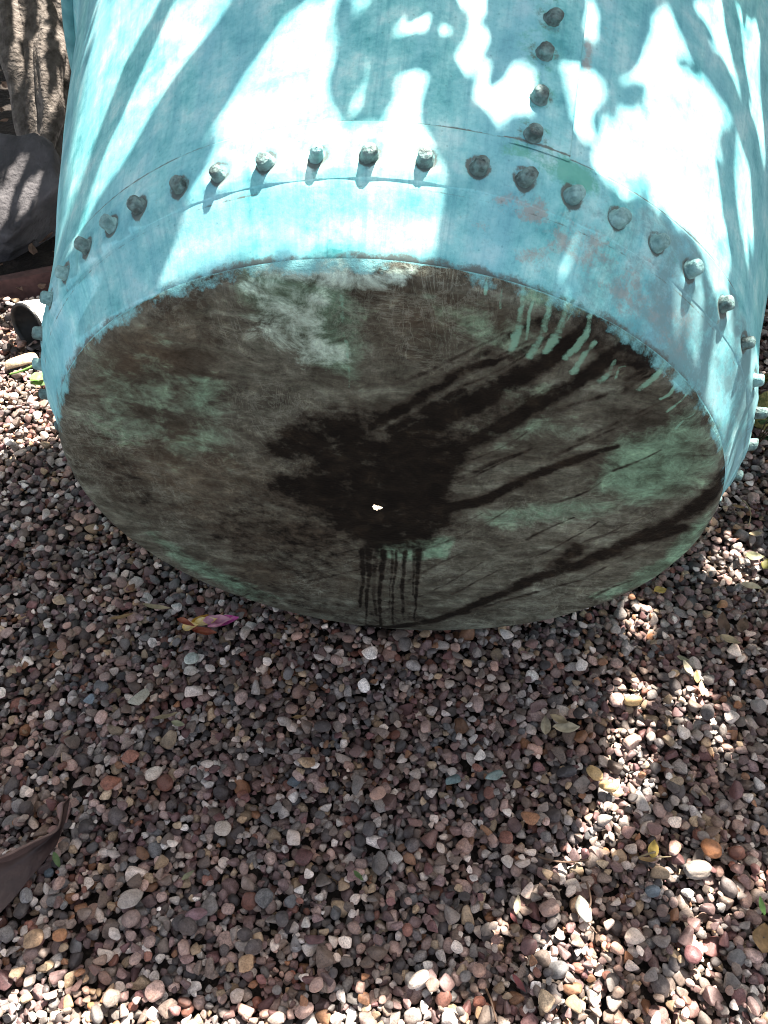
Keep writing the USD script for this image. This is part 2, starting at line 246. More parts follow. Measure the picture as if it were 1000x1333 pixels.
# rounded bottom corner: the wall starts a little inside
r_g = r_g - .006 * np.exp(-(d_g / .006))
V = axis_pt(th_g, d_g, r_g)
pk, gn, gm = wall_masks(th_g, d_g)
F = grid_faces(len(TH), len(dd))
wall = obj('wall', (V.reshape(-1, 3), F), VERD, P(vat), True, uv=np.stack([th_g * .48, d_g], -1).reshape(-1, 2), pv={'pink': pk.ravel(), 'green': gn.ravel(), 'grime': gm.ravel(), 'mauve': mauve_mask(th_g, d_g).ravel()})
# inner skin and rolled mouth rim
dI = np.linspace(.012, LENGTH, 40); tI = np.linspace(0, 2 * math.pi, 181)
ti, di = np.meshgrid(tI, dI, indexing='ij')
obj('inner_skin', (axis_pt(ti, di, RAD(di) - .012).reshape(-1, 3), grid_faces(len(tI), len(dI))[:, ::-1]), INNER, P(vat), True)
rimc = axis_pt(tI, np.full_like(tI, LENGTH), np.full_like(tI, RK[-1] + .002))
rim = tube(rimc, .013, 12, caps=False)
obj('mouth_rim', rim, simple('rim_verdigris', (.07, .22, .24), (.14, .36, .38), 30, .6), P(vat), True)
# riveted strip round the bottom
dB = np.array([D_BOT, D_BOT + .0006, D_BOT + .002, .072, .080, .0862, .094, .104, .114, D_TOP - .002, D_TOP - .0006, D_TOP])
hB = np.array([-.002, -.0006, .0006, .0019, .0019, .0019, .0019, .0019, .0019, .0017, .0011, -.002])
TB = np.linspace(-math.pi / 2, 1.5 * math.pi, 1201)
dBf = np.concatenate([dB[:3], np.linspace(.0645, .1215, 40), dB[-3:]]); hBf = np.interp(dBf, dB, hB)
tb, db = np.meshgrid(TB, dBf, indexing='ij'); hb = np.broadcast_to(hBf, tb.shape)
warp = (meshkit.fbm(np.stack([np.cos(tb) * 4, np.sin(tb) * 4, tb * 0], -1), 2, 3) - .5) * .006
pillow = (meshkit.fbm(np.stack([np.cos(tb) * 9, np.sin(tb) * 9, db * 30], -1), 2, 4) - .5) * .0022
N_RIV = 45
arc0 = [wall_at(*q)[0] for q in ((413, 207), (481, 207))]
STEP = 2 * math.pi / 44.0; T0 = wall_at(413, 209)[0]
riv_th = [T0 - k * STEP for k in range(-9, 13)]
riv_px = [(70, 385), (88, 347), (115, 320), (147, 294), (183, 268), (235, 243), (288, 228), (348, 213), (413, 207), (481, 207), (553, 206), (621, 217), (682, 232), (743, 257), (803, 287), (853, 318), (897, 345)]
riv_th = [wall_at(*q)[0] for q in riv_px]
stp_l, stp_r = riv_th[0] - riv_th[3], riv_th[-4] - riv_th[-1]
for k in range(1, 15): riv_th.append(riv_th[0] + k * STEP)
for k in range(1, 15): riv_th.append(riv_th[16] - k * STEP)
db2 = db + warp
pk, gn, gm = wall_masks(tb, db2)
ringgrime = np.zeros_like(tb); ringgreen = np.zeros_like(tb)
for t_ in riv_th:
    q = np.hypot((tb - t_) * .467, db - D_RIV)
    a = smoothstep(.9, 1.5, t_) * 0 + .48
    ringgrime = np.maximum(ringgrime, .50 * np.exp(-((q - .010) / .004) ** 2) + .20 * np.exp(-(q / .022) ** 2) + .38 * np.exp(-((tb - t_) * .467 / .007) ** 2) * smoothstep(.0, .004, D_RIV - db))
    ringgreen = np.maximum(ringgreen, .42 * np.exp(-(q / .028) ** 2))
rb = RAD(db2) + dent(tb, db2) + hb + pillow
for t_ in riv_th:                                                    # dimpled by riveting
    q = np.hypot((tb - t_) * .467, db - D_RIV); rb = rb + .0016 * np.exp(-((q - .017) / .006) ** 2) - .001 * np.exp(-(q / .011) ** 2)
Vb = axis_pt(tb, db2, rb)
obj('rivet_band', (Vb.reshape(-1, 3), grid_faces(len(TB), len(dBf))), BAND, P(vat), True, uv=np.stack([tb * .48, db2], -1).reshape(-1, 2),
    pv={'pink': np.maximum(pk, .0).ravel(), 'green': np.maximum(gn, ringgreen).ravel(), 'grime': np.maximum(np.minimum(gm, .58), ringgrime).ravel(), 'mauve': mauve_mask(tb, db2).ravel()})
# lapped seam running up the wall
tR = wall_at(745, 190)[0]; tRtop = wall_at(741, 20)[0]; tL = wall_at(640, 120)[0]
dS = np.linspace(D_TOP - .004, .62, 160); sS = np.linspace(0, 1, 40)
ss, ds = np.meshgrid(sS, dS, indexing='ij')
ts = tR + ss * (tL - tR) + (tRtop - tR) * 0
hs = np.where(ss < .02, -.002, .0032) * (1 - smoothstep(.55, 1, ss)) - .0012 * smoothstep(.8, 1, ss)
hs = hs + (meshkit.fbm(np.stack([ts * 14, ds * 14, ts * 0], -1), 2, 6) - .5) * .002 * (ss > .02)
pk, gn, gm = wall_masks(ts, ds)
col_px = [(690, 180), (701, 132), (707, 75), (715, 30)]
col = [wall_at(*q) for q in col_px]
dstep = (col[3][1] - col[0][1]) / 3
for k in range(1, 7): col.append((col[3][0] + .002 * k, col[3][1] + k * dstep))
for t_, d_ in col:
    q = np.hypot((ts - t_) * .48, ds - d_); gm = np.maximum(gm, .5 * np.exp(-((q - .013) / .007) ** 2)); gn = np.maximum(gn, .45 * np.exp(-(q / .03) ** 2))
gm = np.maximum(gm, .58 * np.exp(-(ss / .025) ** 2))
obj('lap_seam', (axis_pt(ts, ds, RAD(ds) + dent(ts, ds) + hs).reshape(-1, 3), grid_faces(len(sS), len(dS))[:, ::-1]), VERD, P(vat), True,
    uv=np.stack([ts * .48, ds], -1).reshape(-1, 2), pv={'pink': pk.ravel(), 'green': gn.ravel(), 'grime': gm.ravel(), 'mauve': mauve_mask(ts, ds).ravel()})
# patch of extra sheet where the seam meets the strip
# rivets: tall hammered studs
def rivet_mesh(seed, tall=.019, rad=.0118):
    r = np.random.default_rng(seed); sides = int(r.integers(7, 10))
    prof = [(-.004, rad * 1.12), (.0015, rad * 1.16), (.003, rad * 1.02), (tall * .70, rad * .98), (tall * .88, rad * .88), (tall * .97, rad * .62), (tall * 1.0, rad * .3), (tall * 1.005, .0001)]
    ang = np.arange(sides * 3) * 2 * np.pi / (sides * 3); facet = 1 - .03 * np.cos(ang * sides) 
    jitter = 1 + .05 * (r.random(sides * 3) - .5); lean = r.normal(0, .14, 2)
    v = np.array([[rr * f * j * math.cos(a) + lean[0] * z, rr * f * j * math.sin(a) + lean[1] * z, z * (1 + .04 * (r.random() - .5))] for z, rr in prof for a, f, j in zip(ang, facet, jitter)])
    return trimesh.Trimesh(v, grid_faces(len(prof), sides * 3, True), process=False)
def place_rivet(t_, d_, seed, h0, tall=.019, rad=.0118, mat=RIVET):
    n = math.cos(t_) * E1 + math.sin(t_) * E2 - float(RAD.derivative()(d_)) * VA; n /= np.linalg.norm(n)
    x = np.cross(VA, n); x /= np.linalg.norm(x); y = np.cross(n, x)
    m = rivet_mesh(seed, tall, rad); T = np.eye(4); T[:3, 0], T[:3, 1], T[:3, 2] = x, y, n
    T[:3, 3] = axis_pt(np.array(t_), np.array(d_), np.array(float(wall_r(np.array(t_), np.array(d_))) + h0))
    m.apply_transform(T); return obj('rivet', m, mat, P(vat), 35)
for k, t_ in enumerate(riv_th):
    place_rivet(t_, D_RIV + rng.normal(0, .0012), 100 + k, .0014, .0125 + rng.normal(0, .0014), .0077 + rng.normal(0, .0006), RIVET_PALE if k in (0, 1, 14, 15, 16) or k % 5 == 3 else RIVET)
for k, (t_, d_) in enumerate(col):
    place_rivet(t_, d_, 300 + k, .0022, .0122, .0080)

# the base: a slightly domed disc with stains, and a small hole through it
R0 = .4262
hole = on_base(491, 659)
na, nr = 1300, 300
ang = np.linspace(0, 2 * math.pi, na + 1)
edge2 = np.stack([np.cos(ang), np.sin(ang)], -1) * (R0 - .0005)
jag = 1.35 * np.array([1 + .22 * math.sin(3 * a + 1) + .15 * math.sin(7 * a) for a in ang])
rh = .0042 * jag; dirs = edge2 - hole; L = np.linalg.norm(dirs, axis=1); u_ = dirs / L[:, None]
tr = np.concatenate([np.linspace(0, .04, 12), np.linspace(.04, .9, 216)[1:], np.linspace(.9, 1, 74)[1:]])
tt, aa = np.meshgrid(tr, np.arange(na + 1), indexing='ij')
dist = rh[aa] + tt * (L[aa] - rh[aa])
XY = hole + u_[aa] * dist[..., None]
rho = np.linalg.norm(XY, axis=-1)
bulge = -.016 * (1 - (rho / R0) ** 2) - .0 + .0
knuck = .013 * np.clip((rho - (R0 - .020)) / .020, 0, 1) ** 2.4
h_ = bulge - .012 + knuck + (meshkit.fbm(np.concatenate([XY * 5, XY[..., :1] * 0], -1), 3, 21) - .5) * .008 * (1 - smoothstep(.9, 1, rho / R0)) + (meshkit.fbm(np.concatenate([XY * 22, XY[..., :1] * 0], -1), 2, 22) - .5) * .0016
Vd = VC + XY[..., :1] * E1 + XY[..., 1:] * E2 + h_[..., None] * VA

def strokes(pts, lines):
    """distance fields of brush strokes given by photographed points: (points, radius0, radius1, strength); soft edge"""
    out = np.zeros(pts.shape[:-1])
    for line, r0, r1, w, soft in lines:
        q = np.array([on_base(*c) for c in line]); q = curve(q, max(8, 6 * len(line))) if len(q) > 2 else q
        rr = np.linspace(r0, r1, len(q)) / 1000.
        best = np.zeros(out.shape)
        lo, hi = q.min(0) - .08, q.max(0) + .08
        sel = np.all((pts > lo) & (pts < hi), axis=-1); pp = pts[sel]; bb = np.zeros(len(pp))
        for k in range(len(q) - 1):
            a, b = q[k], q[k + 1]; ab = b - a; t = np.clip(((pp - a) @ ab) / max(ab @ ab, 1e-12), 0, 1)
            dd_ = np.linalg.norm(pp - a - t[:, None] * ab, axis=1); r = rr[k] + t * (rr[k + 1] - rr[k])
            bb = np.maximum(bb, w * (1 - smoothstep(1 - soft, 1 + soft, dd_ / r)))
        best[sel] = bb; out = np.maximum(out, best)
    return out
def area(pts, poly, w, soft):
    pg = Polygon([on_base(*c) for c in poly]); out = np.zeros(pts.shape[:-1])
    bx = pg.buffer(soft).bounds; sel = (pts[..., 0] > bx[0]) & (pts[..., 0] < bx[2]) & (pts[..., 1] > bx[1]) & (pts[..., 1] < bx[3])
    g = shapely.points(pts[sel]); inside = shapely.contains(pg, g); dist_ = shapely.distance(pg.exterior, g) * np.where(inside, 1, -1)
    out[sel] = w * smoothstep(-soft, soft, dist_); return out
warpn = np.stack([meshkit.fbm(np.concatenate([XY * 14, XY[..., :1] * 0 + k], -1), 4, 31 + k) - .5 for k in (0, 1)], -1)
XW = XY + warpn * .035
XS = XY + warpn * .014
stain = np.zeros(rho.shape)
for poly, w, so in [([(358, 562), (390, 535), (440, 530), (482, 532), (500, 562), (560, 556), (612, 545), (628, 575), (598, 620), (588, 655), (600, 690), (555, 712), (470, 718), (425, 690), (395, 660), (330, 632), (390, 606), (350, 590)], .74, .035),
                    ([(440, 600), (600, 590), (590, 690), (440, 690)], .8, .02), ([(300, 640), (430, 640), (470, 730), (440, 770), (330, 745), (230, 690)], .46, .05),
                    ([(735, 410), (800, 420), (850, 455), (850, 475), (815, 480), (770, 470), (740, 440)], .62, .02), ([(110, 590), (170, 590), (240, 660), (200, 690), (130, 640)], .45, .04), ([(465, 730), (545, 725), (548, 800), (462, 800)], .34, .02),
                    ([(250, 720), (470, 790), (640, 790), (560, 818), (440, 812), (300, 770)], .42, .03), ([(520, 560), (600, 520), (700, 480), (720, 500), (620, 580), (560, 620)], .50, .03)]:
    stain = np.maximum(stain, area(XW, poly, w, so))
ST = [([(478, 557), (505, 540), (555, 510), (605, 478), (640, 470)], 9, 5, .68, .5), ([(600, 478), (660, 440), (690, 420)], 5, 3, .45, .6),
      ([(520, 580), (560, 550), (610, 522), (660, 496), (705, 476), (745, 446), (785, 415)], 20, 9, .72, .45), ([(550, 605), (620, 570), (680, 535), (740, 505), (778, 480), (805, 455), (835, 462)], 13, 7, .72, .45),
      ([(575, 662), (630, 650), (680, 626), (730, 605), (775, 590), (805, 580)], 11, 4, .72, .45), ([(545, 640), (600, 622), (650, 600), (690, 586)], 6, 3, .5, .6), ([(505, 560), (560, 528), (600, 505)], 9, 5, .6, .5),
      ([(480, 815), (560, 808), (640, 780), (705, 752), (760, 734), (820, 708), (870, 684), (912, 658), (944, 628)], 9, 15, .72, .45), ([(720, 745), (753, 715)], 16, 14, .62, .6), ([(835, 705), (885, 690)], 10, 15, .7, .5),
      ([(600, 800), (690, 775), (760, 755)], 5, 3, .5, .5), ([(690, 425), (760, 405)], 8, 12, .5, .5), ([(800, 470), (850, 470)], 10, 12, .66, .5),
      ([(360, 640), (420, 655), (480, 700)], 22, 22, .5, .6), ([(905, 490), (930, 535), (938, 560)], 7, 9, .6, .6)]
for x_, y1 in ((470, 790), (478, 812), (489, 800), (497, 815), (509, 792), (514, 812), (527, 806), (538, 775), (543, 812)):
    ST.append(([(x_, 715), (x_ + rng.normal(0, 2), 752), (x_ + rng.normal(0, 2), y1)], rng.uniform(2.2, 7), rng.uniform(.8, 3), rng.uniform(.48, .66), .8))
for k in range(34):                                                     # faint diagonal runs across the right half
    cx_, cy_ = rng.uniform(540, 880), rng.uniform(440, 770); ln = rng.uniform(40, 150)
    ST.append(([(cx_ - ln / 2, cy_ + ln * .22), (cx_, cy_ + rng.normal(0, 4)), (cx_ + ln / 2, cy_ - ln * .25)], rng.uniform(1.6, 4), 1.2, rng.uniform(.36, .50), .8))
for k in range(14):
    cx_, cy_ = rng.uniform(300, 470), rng.uniform(640, 780); ln = rng.uniform(40, 110)
    ST.append(([(cx_ - ln / 2, cy_ + ln * .12), (cx_, cy_ + rng.normal(0, 4)), (cx_ + ln / 2, cy_ - ln * .16)], rng.uniform(2, 5), 1.5, rng.uniform(.36, .50), .8))
stain = np.maximum(stain, strokes(XW * .32 + XY * .68, [(a, b * 1.25, c * 1.2, w + .05, .8) for a, b, c, w, so in ST]))
DR = [([(446, 384), (448, 440), (452, 505)], 4, 2, .44, .8), ([(560, 345), (562, 375)], 4, 2, .44, .8)]
for x0_, y0_, x1_, y1_, r_ in ((686, 384, 666, 452, 4.2), (703, 390, 684, 440, 2), (722, 396, 690, 464, 4.6), (742, 406, 710, 458, 5), (752, 412, 728, 440, 2.4), (768, 424, 735, 468, 4.4), (772, 448, 744, 486, 4), (802, 470, 778, 498, 4), (816, 478, 800, 494, 2), (866, 482, 830, 507, 4.2), (880, 500, 858, 520, 2.4), (896, 518, 870, 536, 2.2), (908, 540, 884, 556, 2), (918, 560, 896, 572, 1.8), (660, 372, 652, 400, 2), (640, 368, 634, 384, 1.8)):
    DR.append(([(x0_, y0_), ((x0_ + x1_) / 2 + rng.normal(0, 3), (y0_ + y1_) / 2 + rng.normal(0, 3)), (x1_, y1_)], r_ * .9, r_ * 1.25, rng.uniform(.52, .64), .85))
drip = strokes(XS, DR)
green = np.maximum.reduce([area(XW, [(300, 355), (480, 350), (470, 430), (455, 500), (400, 480), (320, 400)], .62, .05), area(XW, [(800, 560), (930, 520), (945, 600), (900, 650), (820, 665), (760, 640)], .60, .06), area(XW, [(480, 700), (590, 700), (580, 728), (485, 726)], .72, .015),
                           area(XW, [(620, 660), (760, 640), (840, 660), (700, 690), (620, 690)], .45, .04), area(XW, [(180, 680), (290, 740), (370, 780), (330, 785), (230, 735)], .52, .03), area(XW, [(240, 450), (320, 500), (300, 560), (220, 540)], .46, .05), area(XW, [(100, 470), (230, 430), (330, 520), (330, 620), (170, 600), (95, 560)], .34, .06),
                           area(XW, [(560, 375), (740, 400), (700, 470), (580, 450)], .44, .06), area(XW, [(600, 480), (760, 500), (760, 590), (620, 600)], .36, .07), area(XW, [(860, 720), (930, 660), (935, 690), (880, 740), (800, 782), (760, 785)], .52, .02), area(XW, [(120, 560), (190, 560), (190, 590), (120, 590)], .4, .03), area(XW, [(690, 375), (790, 405), (860, 465), (820, 460), (760, 420), (690, 395)], .62, .015)])
pale = np.maximum.reduce([area(XW, [(320, 350), (470, 342), (560, 350), (540, 372), (440, 385), (330, 375)], .82, .03), area(XW, [(300, 360), (455, 365), (465, 480), (390, 490), (320, 430)], .66, .06), area(XW, [(300, 470), (400, 500), (480, 480), (470, 520), (350, 560), (280, 540)], .36, .05),
                          area(XW, [(600, 480), (760, 500), (740, 590), (640, 600)], .34, .06), area(XW, [(840, 560), (910, 560), (900, 620), (840, 610)], .36, .04)])
brown = np.maximum.reduce([area(XW, [(110, 440), (170, 400), (270, 380), (280, 450), (220, 520), (110, 520)], .9, .06), area(XW, [(470, 370), (620, 370), (660, 420), (560, 470), (470, 450)], .85, .06), area(XW, [(90, 580), (260, 560), (400, 640), (300, 700), (150, 640)], .8, .06), area(XW, [(230, 640), (420, 620), (480, 780), (330, 760)], .7, .06)])
# where the teal patina spills over the edge onto the base
eth = np.arctan2(XY[..., 1], XY[..., 0])
edge = (.22 + .5 * meshkit.fbm(np.stack([eth * 8, rho * 4, rho * 0], -1), 3, 44)) * smoothstep(R0 - .022, R0 - .002, rho) * smoothstep(-.1, .5, np.sin(eth)) * 1.15
edge = np.maximum(edge, .68 * smoothstep(R0 - .004, R0, rho) * smoothstep(.0, .5, np.sin(eth)))
stain_lim = np.where(rho > R0 - .004, stain * .9, stain)
base = obj('base', (Vd.reshape(-1, 3), grid_faces(len(tr), na + 1)[:, ::-1]), BASE, P(vat), True, uv=XY.reshape(-1, 2),
           pv={k: v.ravel() for k, v in dict(stain=stain_lim, drip=drip, green=green, pale=pale, brown=brown, edge=edge).items()})
#@@NEXT
# ------------------------------------------------------------------ ground and gravel
g = np.concatenate([-np.geomspace(60, 3, 12), np.linspace(-2.6, 2.6, 53), np.geomspace(3, 60, 12)])
gx, gy = np.meshgrid(g, g + 1.0, indexing='ij')
gz = -.040 + (meshkit.fbm(np.stack([gx * 2, gy * 2, gx * 0], -1), 3, 2) - .5) * .03 * (np.hypot(gx, gy - 1) > 1.9)
gz = gz + .06 * smoothstep(1.9, 2.6, gy + .05 * np.sin(gx * 4)) 
tag(obj('ground', (np.stack([gx, gy, gz], -1).reshape(-1, 3), grid_faces(len(g), len(g))[:, ::-1]), SOIL, smooth=True), kind='structure')

PAL = [  # albedo, weight
    ('dusky_purple', (.17, .118, .118), 22), ('brown_grey', (.185, .150, .132), 15), ('mid_grey', (.225, .212, .206), 13), ('dark_grey', (.078, .070, .072), 9), ('pink', (.37, .275, .25), 14), ('pale', (.52, .48, .455), 12),
    ('sand', (.38, .30, .21), 6), ('rust', (.25, .135, .078), 3), ('brick', (.21, .10, .078), 2.5), ('slate_grey', (.155, .158, .165), 3), ('maroon', (.145, .078, .082), 5), ('white', (.70, .67, .64), 6)]
def pebble_material(name, c, k):
    c = np.array(c) * np.array([.69, .655, .625]); lo, hi = c * .6, np.minimum(c * 1.4 + .01, .85); warm = np.minimum(c * np.array([1.25, 1.02, .85]), .8)
    n = {'t': ('texture_coordinate', {}), 'o': ('object_info', {}), 'mv': ('vector_math', {'vector_math_type': 'add', 'math_type': 'add'}), 'g': ('geometry', {}),
         'n': ('noise_texture', {'scale': 55 + 25 * k, 'detail': 6, 'roughness': .65}), 'r': ('rgb_ramp', {'ramp': [(.32, lo), (.5, c), (.68, hi)]}),
         'n2': ('noise_texture', {'scale': 11, 'detail': 2}), 'r2': ('map_range', {'from_min': .42, 'from_max': .66, 'to_min': 0, 'to_max': .75, 'clamp': True}), 'm': ('mix', {'color2': warm}),
         'sp': ('noise_texture', {'scale': 420, 'detail': 3, 'roughness': .7}), 'rs': ('rgb_ramp', {'ramp': [(.32, (.55, .55, .55)), (.5, (1, 1, 1)), (.68, (1.25, 1.25, 1.22))]}), 'ms': ('mix', {'mix_type': 'multiply', 'fac': .75}),
         'rv': ('map_range', {'from_min': 0, 'from_max': 1, 'to_min': .68, 'to_max': 1.36}), 'mr': ('mix', {'mix_type': 'multiply', 'fac': 1.0}),
         'bu': ('bump', {'strength': .4, 'distance': .001}), 'p': ('principled_bsdf', {'roughness': .62 if k != 1 else .5, 'specular_ior_level': .35})}
    n['mv'] = ('vector_math', {'math_type': 'add'})
    l = [('g.position', 'n.vector'), ('g.position', 'n2.vector'), ('g.position', 'sp.vector'), ('n.fac', 'r.fac'), ('n2.fac', 'r2.value'), ('r2.result', 'm.fac'), ('r.color', 'm.color1'), ('sp.fac', 'rs.fac'),
         ('m.color', 'ms.color1'), ('rs.color', 'ms.color2'), ('o.random', 'rv.value'), ('ms.color', 'mr.color1'), ('rv.result', 'mr.color2'), ('mr.color', 'p.base_color'), ('sp.fac', 'bu.height'), ('bu.normal', 'p.normal')]
    del n['t'], n['mv']
    return M(name, n, l, 'p.BSDF')
def pebble_shape(seed, angular):
    r = np.random.default_rng(seed)
    if angular:
        pts = r.normal(size=(int(r.integers(9, 15)), 3)); pts /= np.linalg.norm(pts, axis=1)[:, None]; pts *= r.uniform(.62, 1.08, (len(pts), 1))
        m = trimesh.convex.convex_hull(pts)
        m = m.subdivide().subdivide(); 
        v = np.array(m.vertices); m = trimesh.Trimesh(v, m.faces, process=False)
        trimesh.smoothing.filter_laplacian(m, lamb=.5, iterations=2)
    else:
        m = trimesh.creation.icosphere(3); v = np.array(m.vertices)
        e = r.uniform(.75, 1.05); v = np.sign(v) * np.abs(v) ** e
        v *= (1 + .42 * (meshkit.fbm(v * 1.1 + r.uniform(0, 50, 3), 2, seed) - .5))[:, None]
        v *= (1 + .06 * (meshkit.noise(v * 4 + 9, seed) - .5))[:, None]
        if r.random() < .5:                                          # a flat broken face
            nrm = r.normal(size=3); nrm /= np.linalg.norm(nrm); k = v @ nrm; cut = r.uniform(.45, .75); v -= np.outer(np.maximum(k - cut, 0) * .9, nrm)
        m = trimesh.Trimesh(v, m.faces, process=False)
    v = np.array(m.vertices); v -= v.mean(0); v /= np.abs(v).max(0)
    return v, np.array(m.faces)
SHAPES = [pebble_shape(900 + k, k % 5 in (0, 2, 4)) for k in range(30)]

XMIN, XMAX, YMIN, YMAX, CELL = -1.75, 1.75, -.15, 2.15, .003
nx, ny = int((XMAX - XMIN) / CELL), int((YMAX - YMIN) / CELL)
H = np.full((nx, ny), -.036)
def vat_bottom(x, y):
    """True under / inside the vat"""
    q = np.array([x, y, .0]) - VC; d = q @ VA; rad = np.linalg.norm(q - d * VA)
    return d > -.012 and d < .74 and rad < float(RAD(max(d, 0))) - .02
names = [p[0] for p in PAL]; wts = np.array([p[2] for p in PAL], float); wts /= wts.sum()
pos, quat, scl, prot = [], [], [], []
big = []
def settle(x, y, a, b, c, yaw):
    rad = max(a, b); i0, j0 = int((x - XMIN) / CELL), int((y - YMIN) / CELL); k = int(rad / CELL) + 1
    if i0 - k < 0 or j0 - k < 0 or i0 + k >= nx or j0 + k >= ny: return None
    w = H[i0 - k:i0 + k + 1, j0 - k:j0 + k + 1]
    ii, jj = np.mgrid[-k:k + 1, -k:k + 1] * CELL
    cu, su = math.cos(yaw), math.sin(yaw); U = (ii * cu + jj * su) / a; W = (-ii * su + jj * cu) / b
    rr = 1 - U * U - W * W; ok = rr > 0; s = np.sqrt(np.maximum(rr, 0)) * c
    z = float((w + s)[ok & (rr > .25)].max()) - .28 * c
    np.maximum(w, np.where(ok, z + s * .8, -9), out=w)
    return z
def quaternion(yaw, tx, ty):
    q = Gf.Rotation(Gf.Vec3d(0, 0, 1), math.degrees(yaw)); r = Gf.Rotation(Gf.Vec3d(1, 0, 0), math.degrees(tx)) * Gf.Rotation(Gf.Vec3d(0, 1, 0), math.degrees(ty)) * q
    return r.GetQuat()
n_want = 125000
cand = rng.random((n_want, 4, 2)); yaws = rng.random(n_want) * 2 * math.pi
sizes = np.clip(np.exp(rng.normal(math.log(.0067), .34, n_want)), .0038, .0155)
elong = rng.uniform(.62, .95, n_want); flat = rng.uniform(.42, .80, n_want); tilts = rng.normal(0, .22, (n_want, 2))
pick = rng.choice(len(PAL), n_want, p=wts); shp = rng.integers(0, len(SHAPES), n_want)
edge_n = lambda x: 1.93 + .10 * math.sin(x * 5.2 + 1) + .06 * math.sin(x * 13)
for k in range(n_want):
    best, bz = None, 9
    for cx, cy in cand[k]:
        x = XMIN + .03 + cx * (XMAX - XMIN - .06); y = YMIN + .03 + cy * (YMAX - YMIN - .06)
        z = H[int((x - XMIN) / CELL), int((y - YMIN) / CELL)]
        if z < bz: best, bz = (x, y), z
    x, y = best
    if bz > .004 or vat_bottom(x, y) or (y > edge_n(x) and rng.random() > .12): continue
    a = sizes[k]; b = a * elong[k]; c = a * flat[k]
    z = settle(x, y, a, b, c, yaws[k])
    if z is None or z > .012: continue
    pos.append((x, y, z)); quat.append(quaternion(yaws[k], *tilts[k])); scl.append((a, b, c)); prot.append(pick[k] * 7 + shp[k] % 7 if False else pick[k] * len(SHAPES) // 1 + shp[k])
# prototypes: every colour in several shapes
gravel = UsdGeom.PointInstancer.Define(stage, '/World/gravel')
protos, used = [], {}
pm = {nm: [pebble_material(f'pebble_{nm}_{j}', np.array(c) * f, j) for j, f in enumerate((.82, 1.0, 1.2))] for nm, c, w in PAL}
idx = []
for p_ in prot:
    ci, si = divmod(int(p_), len(SHAPES)); si = si % 10 * 3 + ci % 3 if False else si
    si = (si % 12); key = (ci, si)
    if key not in used:
        used[key] = len(protos); v, f = SHAPES[(si * 5 + ci * 2) % len(SHAPES)]
        path = f'/World/gravel/pebble_{len(protos):03d}'
        usdkit.mesh(stage, path, (v, f), pm[names[ci]][si % 3], smooth=38); protos.append(path)
    idx.append(used[key])
for p_ in protos: gravel.CreatePrototypesRel().AddTarget(p_)
gravel.CreateProtoIndicesAttr(Vt.IntArray(idx)); gravel.CreatePositionsAttr(Vt.Vec3fArray([Gf.Vec3f(*p_) for p_ in pos]))
gravel.CreateScalesAttr(Vt.Vec3fArray([Gf.Vec3f(*map(float, p_)) for p_ in scl])); gravel.CreateOrientationsAttr(Vt.QuathArray([Gf.Quath(q) for q in quat]))
tag(gravel.GetPrim(), 'loose mixed pebble gravel of purple, grey, pink and rust stones around the vat', 'gravel', kind='stuff')
print('pebbles', len(pos), 'protos', len(protos), 'top', np.percentile(H, [5, 50, 95]))
def top_at(x, y, r=.012):
    i, j, k = int((x - XMIN) / CELL), int((y - YMIN) / CELL), int(r / CELL)
    if i - k < 0 or j - k < 0 or i + k >= nx or j + k >= ny: return 0.0
    return float(np.percentile(H[i - k:i + k + 1, j - k:j + k + 1], 85))
def on_gravel(px, py):
    q = on_ground(px, py); z = top_at(q[0], q[1]); return on_ground(px, py, z)

#@@CANOPY
# ------------------------------------------------------------------ the tree: forked trunk behind left, crown over the vat
UX = np.cross(S, [0, 0, 1.]); UX /= np.linalg.norm(UX); VX = np.cross(UX, S); VX = -VX if VX[2] < 0 else VX
REF = np.array([0, 1.0, .5])
def suv(p): q = np.asarray(p) - REF; return np.array([q @ UX, q @ VX])
def W_(pts): return Polygon([suv(wall_pt(*q)) for q in pts]).buffer(0)
def G_(pts, z=0.0): return Polygon([suv(on_ground(*q, z)) for q in pts]).buffer(0)
TRUNK_Y = 2.75
bc = on_ground(12, 352, .0) + np.array([-.03, .22, .10])
rr_ = np.random.default_rng(31); hp = rr_.normal(size=(20, 3)); hp /= np.linalg.norm(hp, axis=1)[:, None]
hm = trimesh.convex.convex_hull(hp)
for _ in range(4): hm = hm.subdivide()
trimesh.smoothing.filter_laplacian(hm, lamb=.5, iterations=5)
hv = np.array(hm.vertices); hv *= (1 + .10 * (meshkit.fbm(hv * 4, 5, 12) - .5) * 2)[:, None]
def stem(pts_px, dy, r0, r1, seed):
    pts = [on_y(px, py, TRUNK_Y + q) for (px, py), q in zip(pts_px, dy)]
    last, prev = pts[-1], pts[-2]; dirn = (last - prev) / np.linalg.norm(last - prev)
    pts.append(last + dirn * .35 + np.array([0, 0, .25])); pts.append(pts[-1] + dirn * .3 + np.array([.05, -.1, .7]))
    c = curve(pts, 60); r = np.interp(np.linspace(0, 1, 60), [0, .6, 1], [r0, r1, r1 * .8])
    return tube(c, r, 28, .22, seed)
trunk = cat([stem([(58, 300), (56, 262), (45, 200), (28, 100), (10, -5)], [0, .0, .10, .26, .44], .026, .062, 1),
             stem([(60, 300), (60, 262), (56, 190), (52, 95), (48, -5)], [.01, .01, .10, .27, .45], .030, .066, 2),
             stem([(62, 300), (64, 255), (70, 180), (78, 90), (82, -5)], [.02, .02, .12, .30, .47], .026, .058, 3),
             stem([(60, 240), (58, 200), (66, 140), (66, 60), (66, -5)], [.03, .06, .14, .30, .48], .024, .055, 4)])

